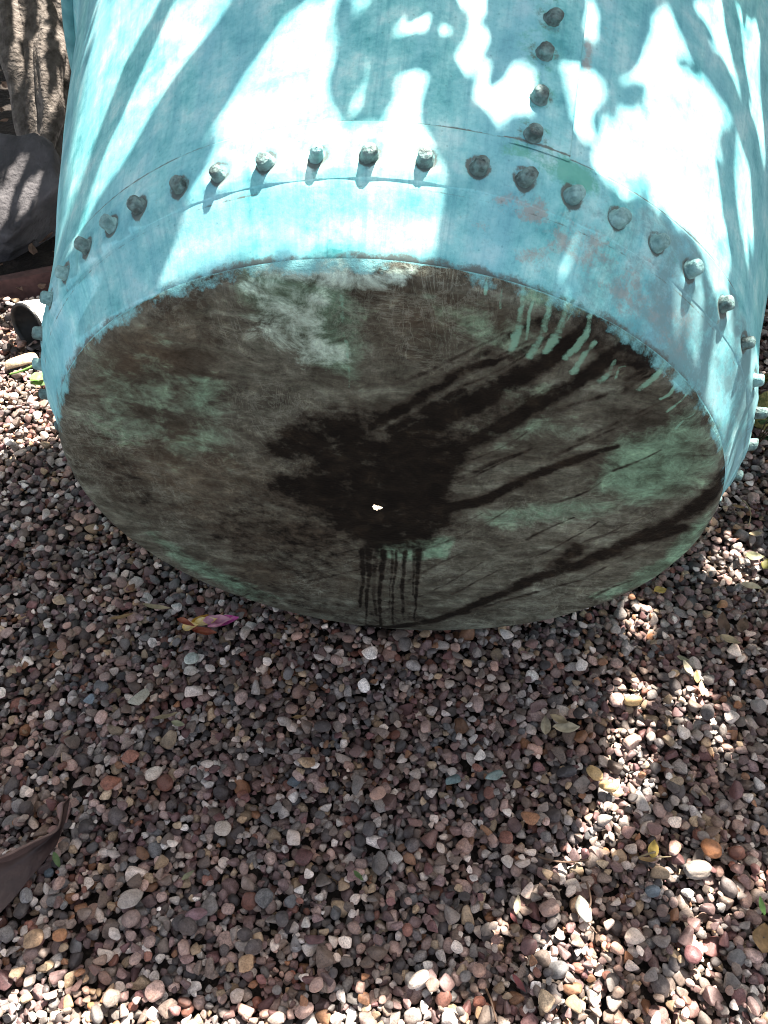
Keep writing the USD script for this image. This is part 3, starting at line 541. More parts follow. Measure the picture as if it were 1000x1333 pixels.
def mesh_hit(v, f, px, py):
    """first point of a mesh seen at a photographed point, or where the line of sight passes nearest to it"""
    d = ray(px, py); d = d / np.linalg.norm(d); a, b, c = v[f[:, 0]], v[f[:, 1]], v[f[:, 2]]
    e1, e2 = b - a, c - a; p = np.cross(d, e2); det = np.einsum('ij,ij->i', e1, p); det = np.where(np.abs(det) < 1e-14, 1e-14, det)
    tv = E_CAM - a; u = np.einsum('ij,ij->i', tv, p) / det; q = np.cross(tv, e1); w = (q @ d) / det; t = np.einsum('ij,ij->i', e2, q) / det
    ok = (u >= 0) & (w >= 0) & (u + w <= 1) & (t > 0)
    if ok.any(): return E_CAM + d * t[ok].min()
    k = np.linalg.norm(np.cross(v - E_CAM, d), axis=1).argmin(); return E_CAM + d * ((v[k] - E_CAM) @ d)
def B_(pts): return Polygon([suv(mesh_hit(hv * [.27, .21, .20] + bc, np.array(hm.faces), *q)) for q in pts]).buffer(-.009)
def T_(pts): return Polygon([suv(mesh_hit(np.array(trunk.vertices), np.array(trunk.faces), *q)) for q in pts]).buffer(0)
LIT = [W_([(112, 120), (125, 0), (205, 0), (178, 50), (150, 110), (120, 190), (92, 270), (88, 240)]), W_([(222, 0), (302, 0), (252, 55), (205, 130), (160, 205), (118, 270), (108, 280), (140, 200), (180, 110)]),
       W_([(398, 0), (432, 0), (440, 25), (422, 55), (438, 95), (425, 130), (432, 158), (470, 166), (500, 158), (560, 165), (575, 200), (568, 250), (565, 300), (560, 345), (470, 336), (330, 346), (250, 366), (180, 395), (205, 345), (240, 300), (275, 245), (262, 220), (290, 180), (305, 130), (335, 75)]),
       W_([(470, 0), (520, 0), (500, 14), (470, 12)]), W_([(522, 40), (548, 18), (578, 5), (576, 30), (540, 45)]), W_([(600, 2), (630, 0), (634, 60), (630, 92), (598, 92), (592, 70), (612, 45)]), W_([(508, 110), (532, 88), (550, 112), (552, 160), (512, 160)]),
       W_([(630, 120), (655, 92), (684, 86), (688, 120), (680, 158), (640, 158), (628, 145)]), W_([(738, 98), (770, 96), (784, 118), (768, 160), (750, 180), (742, 150)]), W_([(758, 22), (772, 18), (776, 42), (762, 44)]),
       W_([(872, 8), (850, 40), (828, 88), (840, 150), (802, 140), (772, 200), (786, 238), (842, 250), (872, 290), (905, 318), (925, 385), (946, 392), (950, 330), (935, 270), (932, 200), (944, 150), (915, 110), (898, 95), (884, 88), (882, 55)]),
       W_([(900, 0), (940, 0), (948, 40), (958, 100), (950, 90), (925, 50)]), W_([(962, 20), (985, 30), (990, 120), (996, 190), (985, 170), (972, 100)]), W_([(962, 180), (972, 190), (978, 260), (984, 330), (970, 290), (958, 230)]),
       W_([(580, 316), (624, 314), (622, 345), (586, 343)]), W_([(720, 318), (745, 322), (742, 352), (722, 345)]), W_([(788, 340), (806, 350), (800, 372), (786, 362)]), W_([(880, 390), (905, 400), (902, 440), (880, 430)]), W_([(908, 440), (925, 450), (920, 490), (905, 470)]),
       W_([(948, 460), (962, 470), (958, 540), (945, 600), (940, 560)]), W_([(968, 470), (990, 480), (982, 540), (958, 620), (955, 600), (968, 530)]), W_([(600, 190), (612, 188), (612, 202), (602, 202)]), W_([(684, 170), (700, 172), (698, 184), (684, 184)]), W_([(80, 340), (92, 335), (90, 360), (78, 365)]), W_([(620, 215), (632, 212), (634, 225), (622, 226)]),
       G_([(-160, 425), (0, 432), (62, 465), (90, 520), (85, 562), (40, 572), (0, 582), (-160, 600)]), G_([(-120, 1318), (0, 1300), (120, 1306), (240, 1300), (340, 1312), (330, 1400), (-100, 1420)]), G_([(520, 1308), (580, 1296), (625, 1310), (620, 1400), (520, 1400)]),
       G_([(705, 1112), (736, 1066), (762, 1030), (792, 1008), (846, 1022), (816, 1062), (780, 1104), (738, 1128)]), G_([(800, 950), (828, 938), (852, 962), (838, 978), (806, 968)]), G_([(938, 722), (958, 708), (980, 728), (968, 744), (942, 738)]), G_([(806, 892), (832, 886), (838, 902), (812, 908)]), G_([(822, 792), (838, 786), (842, 800), (826, 804)]),
       G_([(640, 1180), (662, 1172), (664, 1186), (646, 1192)]), G_([(735, 1215), (765, 1195), (770, 1225), (742, 1235)]), G_([(650, 785), (662, 780), (664, 790)]), G_([(880, 905), (905, 890), (918, 915), (895, 925)]),
       # flecks on the trunk, the boulder, the lamp and the soil behind
       B_([(14, 275), (34, 272), (44, 295), (58, 325), (64, 345), (52, 345), (38, 305)]), B_([(-10, 305), (2, 312), (12, 345), (22, 366), (10, 368), (-4, 335)]), G_([(22, 392), (66, 352), (70, 420), (40, 402)], .08), B_([(48, 268), (54, 270), (66, 288), (58, 288)]),
       G_([(12, 372), (36, 374), (34, 380), (14, 379)], .04)]
N_WALL = 25
for cx, cy, r_ in [(8, 118, 2.5), (10, 148, 3), (20, 190, 5), (28, 188, 5), (36, 184, 3), (68, 182, 6), (72, 155, 4), (75, 140, 2), (30, 212, 2), (4, 430, 4), (14, 426, 3)]:
    LIT.append(G_([(cx + r_ * math.cos(a), cy + r_ * .8 * math.sin(a)) for a in np.linspace(0, 6.28, 9)[:-1]]))
LIT += [T_([(20, 0), (26, 0), (30, 45), (22, 40)]), T_([(17, 38), (24, 45), (28, 92), (22, 78)]), T_([(50, 0), (61, 0), (58, 22), (52, 18)]), T_([(46, 48), (54, 30), (56, 70), (55, 115), (46, 115), (50, 92)]), T_([(48, 120), (54, 130), (60, 160), (52, 160)]), T_([(49, 162), (54, 165), (57, 196), (52, 190)]), T_([(76, 0), (85, 0), (84, 22), (78, 20)]), T_([(73, 36), (80, 40), (88, 70), (82, 74)]), T_([(74, 100), (82, 108), (84, 130), (76, 124)])]
N_TRUNK = len(LIT) - 9
LIT = [p.buffer(-.003) if k < N_WALL else p.buffer(.003) if k >= N_TRUNK else (p.buffer(.012) if p.area < .004 else p.buffer(-.001)) for k, p in enumerate(LIT)]
LIT.append(G_([(-700, 1336), (1700, 1336), (3500, 2600), (-2500, 2600)]))
LIT.append(Point(suv(np.array([-.014, 1.192, .002]))).buffer(.06))
lit = unary_union([p for p in LIT if not p.is_empty])
shapely.prepare(lit)
U0, U1, V0, V1, CS = -3.7, 2.5, -3.2, 1.7, .0125
cu, cv = int((U1 - U0) / CS), int((V1 - V0) / CS)
GU, GV = np.meshgrid(U0 + (np.arange(cu) + .5) * CS, V0 + (np.arange(cv) + .5) * CS, indexing='ij')
litcell = shapely.contains_xy(lit, GU, GV)
need = ~litcell
# beyond what matters here the crown is open in places
fr = np.array([suv(on_ground(*q)) for q in [(-120, 1420), (1120, 1420), (1120, 560), (1030, 250), (1010, -20), (80, -20), (-120, 400)]] + [suv(wall_pt(*q)) for q in [(110, 2), (500, 2), (995, 2)]])
from shapely.geometry import MultiPoint
core = MultiPoint(fr).convex_hull.buffer(.10); incore = shapely.contains_xy(core, GU, GV)
holes = (meshkit.fbm(np.stack([GU * 3.2, GV * 3.2, GU * 0], -1), 3, 77) > .60 + .08 * (GV < -1.0)) & ~incore
# right-hand gravel is only half shaded: many small gaps
need &= ~holes
from shapely import affinity
_h = axis_pt(*np.meshgrid(np.linspace(0, 6.28, 60), np.linspace(0, LENGTH, 12), indexing='ij')[:2], RAD(np.linspace(0, LENGTH, 12))[None, :] * np.ones((60, 1))).reshape(-1, 3)
vat_hull = MultiPoint(np.stack([(_h - REF) @ UX, (_h - REF) @ VX], -1)).convex_hull.buffer(.01)
soft_n = meshkit.fbm(np.stack([GU * 17, GV * 17, GU * 0], -1), 2, 91)
pxy = REF + GU[..., None] * UX + GV[..., None] * VX; gq = pxy - S * (pxy[..., 2:] / S[2]); gp = proj(gq)
zone = np.maximum(smoothstep(1130, 1300, gp[..., 1] + .10 * np.abs(gp[..., 0] - 200)), .28 * smoothstep(740, 900, gp[..., 0]) * smoothstep(830, 950, gp[..., 1]))
zone[(gq - E_CAM) @ FWD < .2] = 1
soft = (soft_n < .31 + .24 * zone) & (zone > .05) & ~litcell & ~shapely.contains_xy(vat_hull, GU, GV)
need &= ~soft
covered = np.zeros_like(need)
def leaf_outline(l, w):
    t = np.linspace(0, 1, 7); h = w / 2 * np.sin(np.pi * t ** .85) ** .9
    return np.concatenate([np.stack([t * l, h], 1), np.stack([t[::-1][1:-1] * l, -h[::-1][1:-1]], 1)])
leaf_v, leaf_f, nv = [], [], 0
todo = np.argwhere(need); order = rng.permutation(len(todo)); made = 0
def add_leaf(c, th_, l, w, depth, tiltn):
    global nv
    t = np.linspace(0, 1, 7); h = w / 2 * np.sin(np.pi * np.clip(t, .0, 1) ** .85) ** .9; h[0] = h[-1] = .0008
    du = np.array([math.cos(th_), math.sin(th_)]); dv = np.array([-du[1], du[0]])
    A = UX * du[0] + VX * du[1]; B = UX * dv[0] + VX * dv[1]
    base_ = REF + UX * c[0] + VX * c[1] + S * depth
    rows = []
    for tt_, hh in zip(t, h):
        sag = -.18 * l * (tt_ - .5) ** 2 + tiltn * (tt_ - .5) * l
        for sgn_ in (-1, 0, 1):
            rows.append(base_ + A * (tt_ - .5) * l + B * sgn_ * hh + S * (sag + abs(sgn_) * hh * .25))
    leaf_v.append(np.array(rows)); leaf_f.append(grid_faces(7, 3) + nv); nv += 21
for oi in order:
    i, j = todo[oi]
    if covered[i, j]: continue
    c0 = np.array([GU[i, j], GV[i, j]]); core_here = incore[i, j]
    zmin = rng.uniform(1.28, 1.6)
    for attempt in range(34):
        big_ = max(.28, 1 - attempt / 26)
        l = rng.uniform(.09, .17) * big_; w = l * rng.uniform(.32, .5); a_ = rng.uniform(0, 2 * math.pi)
        c = c0 + rng.normal(0, .2, 2) * l
        R2 = np.array([[math.cos(a_), math.sin(a_)], [-math.sin(a_), math.cos(a_)]])
        pg = Polygon((leaf_outline(l, w) - [l / 2, 0]) @ R2 + c)
        if lit.intersects(pg) and (attempt < 12 or lit.intersection(pg).area > .09 * pg.area): continue
        dep = rng.uniform(1.15, 2.3) if c[1] > -.62 and c[0] > -1.2 else rng.uniform(.5, .95)
        P0 = REF + UX * c[0] + VX * c[1] + S * dep
        if P0[2] < zmin: dep += (zmin - P0[2]) / S[2]
        bx = pg.bounds; i0, i1 = max(0, int((bx[0] - U0) / CS)), min(cu, int((bx[2] - U0) / CS) + 2); j0, j1 = max(0, int((bx[1] - V0) / CS)), min(cv, int((bx[3] - V0) / CS) + 2)
        if i1 > i0 and j1 > j0:
            cells = shapely.contains_xy(pg, GU[i0:i1, j0:j1], GV[i0:i1, j0:j1])
            if (cells & soft[i0:i1, j0:j1]).sum() > .2 * cells.sum() + .5: continue
            covered[i0:i1, j0:j1] |= cells
        add_leaf(c, a_, l, w, dep, rng.normal(0, .5)); made += 1
        break
print('leaves', made, 'cover', (covered & need).sum() / need.sum())
tree = thing('shade_tree', 'grey forked tree trunk with sun flecks standing behind the vat at top left', 'tree', (0, 0, 0))
# limbs from the fork to the crown overhead
obj('trunk', trunk, BARK, P(tree), True)
fork = on_y(45, -5, TRUNK_Y + .45)
limbs = []
cands = []
for k in range(60):
    tgt = np.array([rng.uniform(-1.4, .9), rng.uniform(1.6, 3.2), rng.uniform(2.0, 2.8)])
    p0 = fork + np.array([rng.uniform(0, .15), .15, .75]); mid = (p0 + tgt) / 2 + np.array([rng.normal(0, .2), .15, rng.uniform(.2, .7)])
    c = curve([p0, mid, tgt], 20); cands.append((lit.intersection(LineString([suv(q) for q in c]).buffer(.03)).area, k, c))
limbs = [c for _, _, c in sorted(cands, key=lambda q: q[:2])[:4]]
for c in limbs: obj('limb', tube(c, np.linspace(.038, .012, 20), 10, .1, 8), LIMB, P(tree), True)
obj('crown', (np.vstack(leaf_v), np.vstack(leaf_f)), CROWN, P(tree), False)
#@@SMALL
# ------------------------------------------------------------------ behind the vat on the left
def leaf_surface(l, w, fold=.25, curl=.3, n=9, m=5, tip=.85, seed=0, lift=0.0):
    """a leaf along +x, centred, with a folded midrib and curled length"""
    t = np.linspace(0, 1, n); s = np.linspace(-1, 1, m)
    h = w / 2 * np.sin(np.pi * t ** tip) ** .8; h[0] = h[-1] = w * .02
    tt, s2 = np.meshgrid(t, s, indexing='ij')
    x = (tt - .5) * l; y = s2 * h[:, None]
    z = np.abs(y) * fold + curl * l * (tt - .5) ** 2 + (meshkit.noise(np.stack([tt * 3, s2 * 2, tt * 0 + seed], -1), seed) - .5) * w * .25
    return np.stack([x, y, z + lift], -1).reshape(-1, 3), grid_faces(n, m)
def xform(mesh, loc, yaw=0, pitch=0, roll=0):
    v, f = mesh; R = trimesh.transformations.euler_matrix(roll, pitch, yaw)[:3, :3]
    return v @ R.T + np.asarray(loc), f
def leaf_mat(name, c, tr=.3):
    c = np.array(c); return simple('leaf_' + name, tuple(c * .6), tuple(np.minimum(c * 1.2, .85)), 60, .6, 5, .3, 200, translucent=tr)
LM = {k: leaf_mat(k, c) for k, c in dict(straw=(.34, .27, .16), yellow=(.50, .36, .09), ochre=(.27, .17, .075), olive=(.25, .25, .15), green=(.10, .16, .06), bright_green=(.20, .38, .10), cream=(.48, .42, .29), brown=(.13, .078, .05), red=(.17, .05, .05), moss=(.20, .19, .05)).items()}
DRYBROWN = simple('dried_brown_leaf', (.022, .013, .012), (.050, .030, .026), 25, .55, 6, .4, 120)

def boulder(name, label, centre, size, seed, mat, rough=.28):
    m = trimesh.creation.icosphere(5); v = np.array(m.vertices)
    v = np.sign(v) * np.abs(v) ** .85
    v *= (1 + rough * (meshkit.fbm(v * 1.2 + seed, 5, seed) - .5) * 2)[:, None]
    o = obj(name, (v * size + centre, np.array(m.faces)), mat, smooth=True); return tag(o, label, 'rock' if 'stone' in name or 'boulder' in name else name)
tag(obj('boulder', (hv * [.27, .21, .20] + bc, np.array(hm.faces)), ROCK, smooth=50), 'dark grey boulder striped with sunlight, left of the vat below the tree', 'rock')
# timber edging behind the lamp
p0, p1 = on_ground(-70, 402), on_ground(75, 372)
dv = (p1 - p0) / np.linalg.norm(p1 - p0)
edging = trimesh.creation.box([np.linalg.norm(p1 - p0) + .5, .035, .07]); edging = edging.subdivide().subdivide()
v = np.array(edging.vertices); v[:, 1:] += (meshkit.noise(v[:, :3] * np.array([12, 40, 40]), 4)[:, None] - .5) * .006
yaw = math.atan2(dv[1], dv[0]); 
o = obj('edging_board', xform((v, np.array(edging.faces)), (p0 + p1) / 2 + np.array([0, .03, .005]), yaw), simple('dark_red_timber', (.05, .025, .022), (.10, .05, .045), 40, .8), smooth=False)
tag(o, 'dark reddish timber edging board between boulder and white lamp', 'board')
# white bell-shaped lamp lying on the gravel
lc = on_ground(38, 424, .056); nrm = np.array([-.50, -.80, .16]); nrm /= np.linalg.norm(nrm)
lamp = thing('garden_lamp', 'white bell shaped garden lamp with black rim tipped beside the vat', 'lamp')
def lathe(profile, centre, axis_, sides=40):
    ax = np.asarray(axis_) / np.linalg.norm(axis_); a = np.cross(ax, [0, 0, 1.]); a /= np.linalg.norm(a); b = np.cross(ax, a)
    t = np.arange(sides) * 2 * np.pi / sides
    v = np.array([centre + ax * z + r * (math.cos(q) * a + math.sin(q) * b) for z, r in profile for q in t])
    return v, grid_faces(len(profile), sides, True)
WHITE = simple('white_enamel', (.62, .61, .58), (.80, .79, .76), 25, .35, 5, .1)
BLACK = simple('black_plastic', (.010, .010, .010), (.022, .021, .02), 40, .4)
obj('housing', lathe([(.000, .0585), (.003, .0600), (-.004, .0600), (-.03, .0555), (-.07, .047), (-.11, .037), (-.15, .030), (-.155, .026), (-.155, .0005)], lc, nrm), WHITE, P(lamp), 40)
obj('bezel', lathe([(.003, .0590), (.007, .0580), (.008, .0540), (.004, .0500), (-.002, .0490), (-.004, .0560), (.003, .0590)], lc, nrm), BLACK, P(lamp), 40)
obj('reflector', lathe([(-.002, .0495), (-.02, .044), (-.045, .03), (-.055, .0005)], lc, nrm), BLACK, P(lamp), 40)
kn = on_ground(8, 394, .075)
kb = on_ground(20, 397, .075)
obj('knob', tube(curve([kb, (kb * .5 + kn * .5), kn], 8), [.0035, .0035, .0035, .0035, .0038, .0048, .005, .003], 10), WHITE, P(lamp), True)
# flat tan stone, sprig
sc_ = on_ground(28, 468, .012)
v, f = SHAPES[5]; R = trimesh.transformations.euler_matrix(.08, -.05, .3)[:3, :3]
tag(obj('flat_stone', ((v * [.040, .026, .011]) @ R.T + sc_, f), pm['sand'][2], smooth=40), 'large flat tan stone on the sunlit gravel left of the vat', 'stone')
sprig = thing('green_sprig', 'bright green sprig with one leaf lying against the vat on sunlit gravel', 'plant')
st = curve([on_ground(13, 487, .015), on_ground(30, 482, .022), on_ground(48, 474, .03), on_ground(66, 468, .04)], 14)
obj('stem', tube(st, np.linspace(.0022, .0035, 14), 8), LM['bright_green'], P(sprig), True)
q = on_ground(49, 492, .02); obj('leaf', xform(leaf_surface(.048, .030, .3, .5), q, 1.2, .2, .2), LM['bright_green'], P(sprig), True)
q = on_ground(53, 500, .012); obj('leaf', xform(leaf_surface(.045, .028, .3, .4), q, .2, .1, -.3), LM['green'], P(sprig), True)

# right edge: mossy stone, small plant, pale petal
ms = on_ground(1000, 548, .03)
boulder('mossy_stone', 'small yellow green mossy stone at right edge beside the vat', ms + np.array([.02, .03, .0]), np.array([.05, .045, .045]), 8, simple('yellow_moss', (.10, .11, .03), (.33, .27, .10), 60, .95, 7, 1.0, 180))
def low_plant(base_, label, n, size, mats, seed, spread=.1):
    r = np.random.default_rng(seed); t = thing('low_plant', label, 'plant')
    for k in range(n):
        a = r.uniform(0, 6.28); rr = r.uniform(.1, 1) * spread; tip = base_ + np.array([math.cos(a) * rr, math.sin(a) * rr, r.uniform(.03, .12)])
        c = curve([base_, (base_ + tip) / 2 + [0, 0, .02], tip], 6)
        obj('stem', tube(c, np.linspace(.0018, .001, 6), 5), LM['brown'], P(t), True)
        for j in range(3):
            q = c[5 - j] + r.normal(0, .006, 3); obj('leaf', xform(leaf_surface(size * r.uniform(.7, 1.2), size * .5, .3, .4, 6, 3), q, r.uniform(0, 6.28), r.normal(0, .4), r.normal(0, .4)), mats[int(r.integers(len(mats)))], P(t), True)
low_plant(on_ground(1006, 520, .0), 'low green plant behind the mossy stone at the right edge', 9, .035, [LM['green'], LM['moss'], LM['olive']], 5, .07)
low_plant(on_ground(978, 590, .0), 'small dark leaved plant in shade under right side of the vat', 7, .022, [SHRUB, SHRUB, LM['green']], 6, .06)
q = on_ground(996, 566, .03)
tag(obj('petal', xform(leaf_surface(.035, .022, .4, .6), q, .9, .5, .1), simple('pink_white_petal', (.55, .33, .30), (.75, .66, .62), 60, .6, translucent=.3), smooth=True), 'pinkish white petal fallen below the mossy stone', 'petal')

# ------------------------------------------------------------------ fallen things on the gravel
fl = thing('fallen_flower', 'wilted magenta and yellow flower fallen on the gravel near vat', 'flower')
def pm_(name, a, b): return simple('petal_' + name, a, b, 70, .55, 4, .3, 150, translucent=.3, contrast=(.4, .6))
PT = dict(magenta=pm_('magenta', (.42, .05, .24), (.62, .16, .40)), pink=pm_('pink', (.50, .18, .30), (.66, .36, .42)), cream=pm_('cream', (.70, .50, .14), (.78, .66, .36)), gold=pm_('gold', (.50, .26, .03), (.62, .38, .08)), rust=pm_('rust', (.22, .045, .03), (.36, .12, .06)))
for px, py, dz, l, w, yaw, pit, key, lab in [(296, 816, .012, .050, .022, .25, -.10, 'magenta', 'magenta petal'), (286, 820, .016, .052, .024, .12, .05, 'pink', 'pink petal'), (291, 825, .008, .048, .018, .45, .0, 'pink', ''), (271, 822, .018, .044, .018, .30, .05, 'cream', 'cream yellow petal'),
                                       (262, 818, .014, .040, .016, .8, .1, 'gold', 'golden petal'), (268, 830, .008, .046, .018, -.1, .0, 'rust', 'rusty brown withered petal'), (252, 828, .012, .030, .018, .1, -.2, 'cream', ''), (246, 827, .006, .036, .014, -.35, .1, 'rust', ''), (276, 813, .008, .050, .014, .1, .1, 'rust', '')]:
    q = on_ground(px, py); q[2] = top_at(q[0], q[1]) + dz + .012
    o = obj('petal', xform(leaf_surface(l * .95, w * 1.0, .7, .5, 11, 7, .7, seed=int(px)), q, yaw, pit, rng.normal(0, .3)), PT[key], P(fl), True)
    if lab: tag(o, lab)
# big dried leaf at the left edge, folded upright along its rib
bl = thing('dried_leaf', 'big dark brown dried leaf curled on the gravel at lower left edge', 'leaf')
rows = []
for t, (ux, uy, uz), (lx, ly, lz) in [(0, (82, 1048, .030), (84, 1052, .030)), (.15, (76, 1078, .034), (77, 1092, .024)), (.35, (52, 1092, .040), (62, 1116, .018)), (.55, (24, 1106, .045), (40, 1142, .014)), (.75, (-10, 1120, .045), (10, 1178, .012)), (1, (-70, 1150, .04), (-50, 1235, .012)), (1.2, (-130, 1200, .03), (-120, 1260, .012))]:
    a, b = on_ground(ux, uy, uz), on_ground(lx, ly, lz); m_ = (a + b) / 2 + np.array([.0, .02, -.012]); rows.append(curve([a, m_, b], 13))
rows = np.array(rows); big_ = np.stack([curve(rows[:, k], 40) for k in range(13)], 1)
big_[..., 2] += (meshkit.fbm(big_ * 30, 3, 3) - .5) * .008
obj('blade', (big_.reshape(-1, 3), grid_faces(40, 13)), DRYBROWN, P(bl), True)
obj('rim_fold', tube(big_[:, 0] + [0, 0, .001], np.linspace(.0012, .003, 40), 8), simple('dried_leaf_edge', (.07, .042, .035), (.13, .085, .07), 50, .6), P(bl), True)

def fallen(px, py, lpx, ratio, deg, key, label, name='fallen_leaf', fold=.3, curl=.35, dz=.006):
    q = on_gravel(px, py); sc = (FOC * math.sin(PITCH) + (py - 666.5) * math.cos(PITCH)) / CAM_H
    l = lpx * .88 / sc; yaw = math.radians(deg)
    t = obj(name, xform(leaf_surface(l, l * ratio, fold, curl, 11, 5, .85, seed=int(px)), q + [0, 0, dz], yaw, rng.normal(0, .12), rng.normal(0, .2)), LM[key], smooth=True)
    return tag(t, label, 'leaf')
for a in [(216, 936, 36, .36, 20, 'straw', 'pale yellow folded leaflet on gravel straight below the pink flower'), (233, 945, 22, .4, -15, 'olive', 'short olive leaflet touching the pale yellow leaflet below the flower'),
          (205, 794, 44, .24, -12, 'straw', 'crumpled straw coloured leaf on gravel left of the pink flower'), (160, 806, 34, .22, 20, 'ochre', 'thin ochre leaf strip left of the crumpled straw leaf'),
          (467, 1143, 24, .32, -50, 'green', 'small green leaf alone on the lower middle gravel'), (246, 1142, 22, .45, 40, 'olive', 'yellow green leaf chip right of the big brown leaf'),
          (76, 1122, 28, .34, -55, 'green', 'dull green leaf tucked under the tip of the big brown leaf'), (849, 1108, 28, .55, 70, 'yellow', 'bright yellow leaf standing up on gravel right of the sunlit patch'), (842, 1122, 26, .3, -8, 'ochre', 'ochre leaf lying flat under the bright yellow leaf'),
          (894, 872, 26, .4, 105, 'cream', 'cream leaf pointing at the viewer in front of right vat side'), (906, 884, 22, .4, 80, 'ochre', 'ochre leaf between the cream leaf and the long straw leaf'), (912, 899, 26, .4, 80, 'straw', 'long straw leaf below the ochre leaf at right'),
          (673, 1180, 28, .36, 78, 'cream', 'cream leaf standing in the lower right gravel above a red petal'), (668, 1198, 18, .5, -60, 'red', 'dark red petal scrap under the cream leaf at lower right'), (675, 1282, 30, .3, -55, 'red', 'dark red leaf sliver near the bottom edge'),
          (992, 1224, 42, .8, 70, 'ochre', 'broad ochre leaf at the right edge near the bottom'), (990, 1182, 28, .34, 85, 'bright_green', 'green leaf tip above the broad ochre leaf'), (961, 663, 22, .4, -8, 'ochre', 'narrow ochre leaf in deep shade right of the vat'),
          (982, 698, 22, .4, 10, 'straw', 'straw leaf in shade at right, below the narrow ochre leaf'), (980, 727, 30, .45, 0, 'olive', 'olive leaf right of the small sunlit stones by the vat'), (996, 738, 22, .6, 60, 'moss', 'yellow green leaf at the right edge beside the olive leaf'),
          (976, 766, 28, .48, -18, 'cream', 'pale cream oval leaf right of the orange stone'), (949, 836, 30, .45, -22, 'straw', 'tan curled leaf beside the brown dead leaf on the right'), (940, 815, 36, .5, 85, 'brown', 'brown dead leaf at right below the orange stone'), (966, 818, 38, .45, 60, 'brown', 'crumpled brown leaf right of the brown dead leaf'),
          (858, 772, 20, .75, 10, 'yellow', 'bright yellow leaf scrap touching the vat at lower right'), (390, 936, 22, .3, 4, 'ochre', 'orange leaf strip on the gravel below the vat middle'), (888, 860, 18, .4, -20, 'olive', 'tiny olive leaf just above the cream leaf at right'), (930, 765, 22, .4, 30, 'brown', 'brown leaf fragment above the orange stone'), (1000, 890, 30, .5, 60, 'brown', 'brown leaf at the right edge below the vat')]:
    fallen(*a)
tri = thing('leaf_sprig', 'three joined pale leaflets on the dark gravel right of centre', 'leaf')
for px, py, lpx, deg in ((710, 947, 24, 80), (727, 939, 20, -28), (736, 950, 28, 0)):
    q = on_gravel(px, py); l = lpx / 640; obj('leaflet', xform(leaf_surface(l, l * .45, .3, .3), q + [0, 0, .006], math.radians(deg), 0, 0), LM['cream'] if lpx != 20 else LM['straw'], P(tri), True)
for pts, label in [([(762, 1150), (768, 1175), (762, 1196), (776, 1218)], 'thin curved brown twig below the sunlit gravel patch'), ([(700, 1118), (730, 1125), (765, 1122)], 'short straight brown twig at foot of the sunlit gravel patch'), ([(852, 1112), (830, 1120), (872, 1118)], 'pale twig crossing under the bright yellow leaf'), ([(965, 655), (975, 668), (972, 690)], 'curved pale twig in shade right of the vat'), ([(632, 1290), (640, 1310), (646, 1333)], 'thin twig at bottom edge right of middle')]:
    q = [on_gravel(*c) + np.array([0, 0, .008]) for c in pts]
    tag(obj('twig', tube(curve(q, 16), np.linspace(.0018, .0010, 16), 6, .2), LM['brown'] if 'pale' not in label else LM['straw'], smooth=True), label, 'twig')

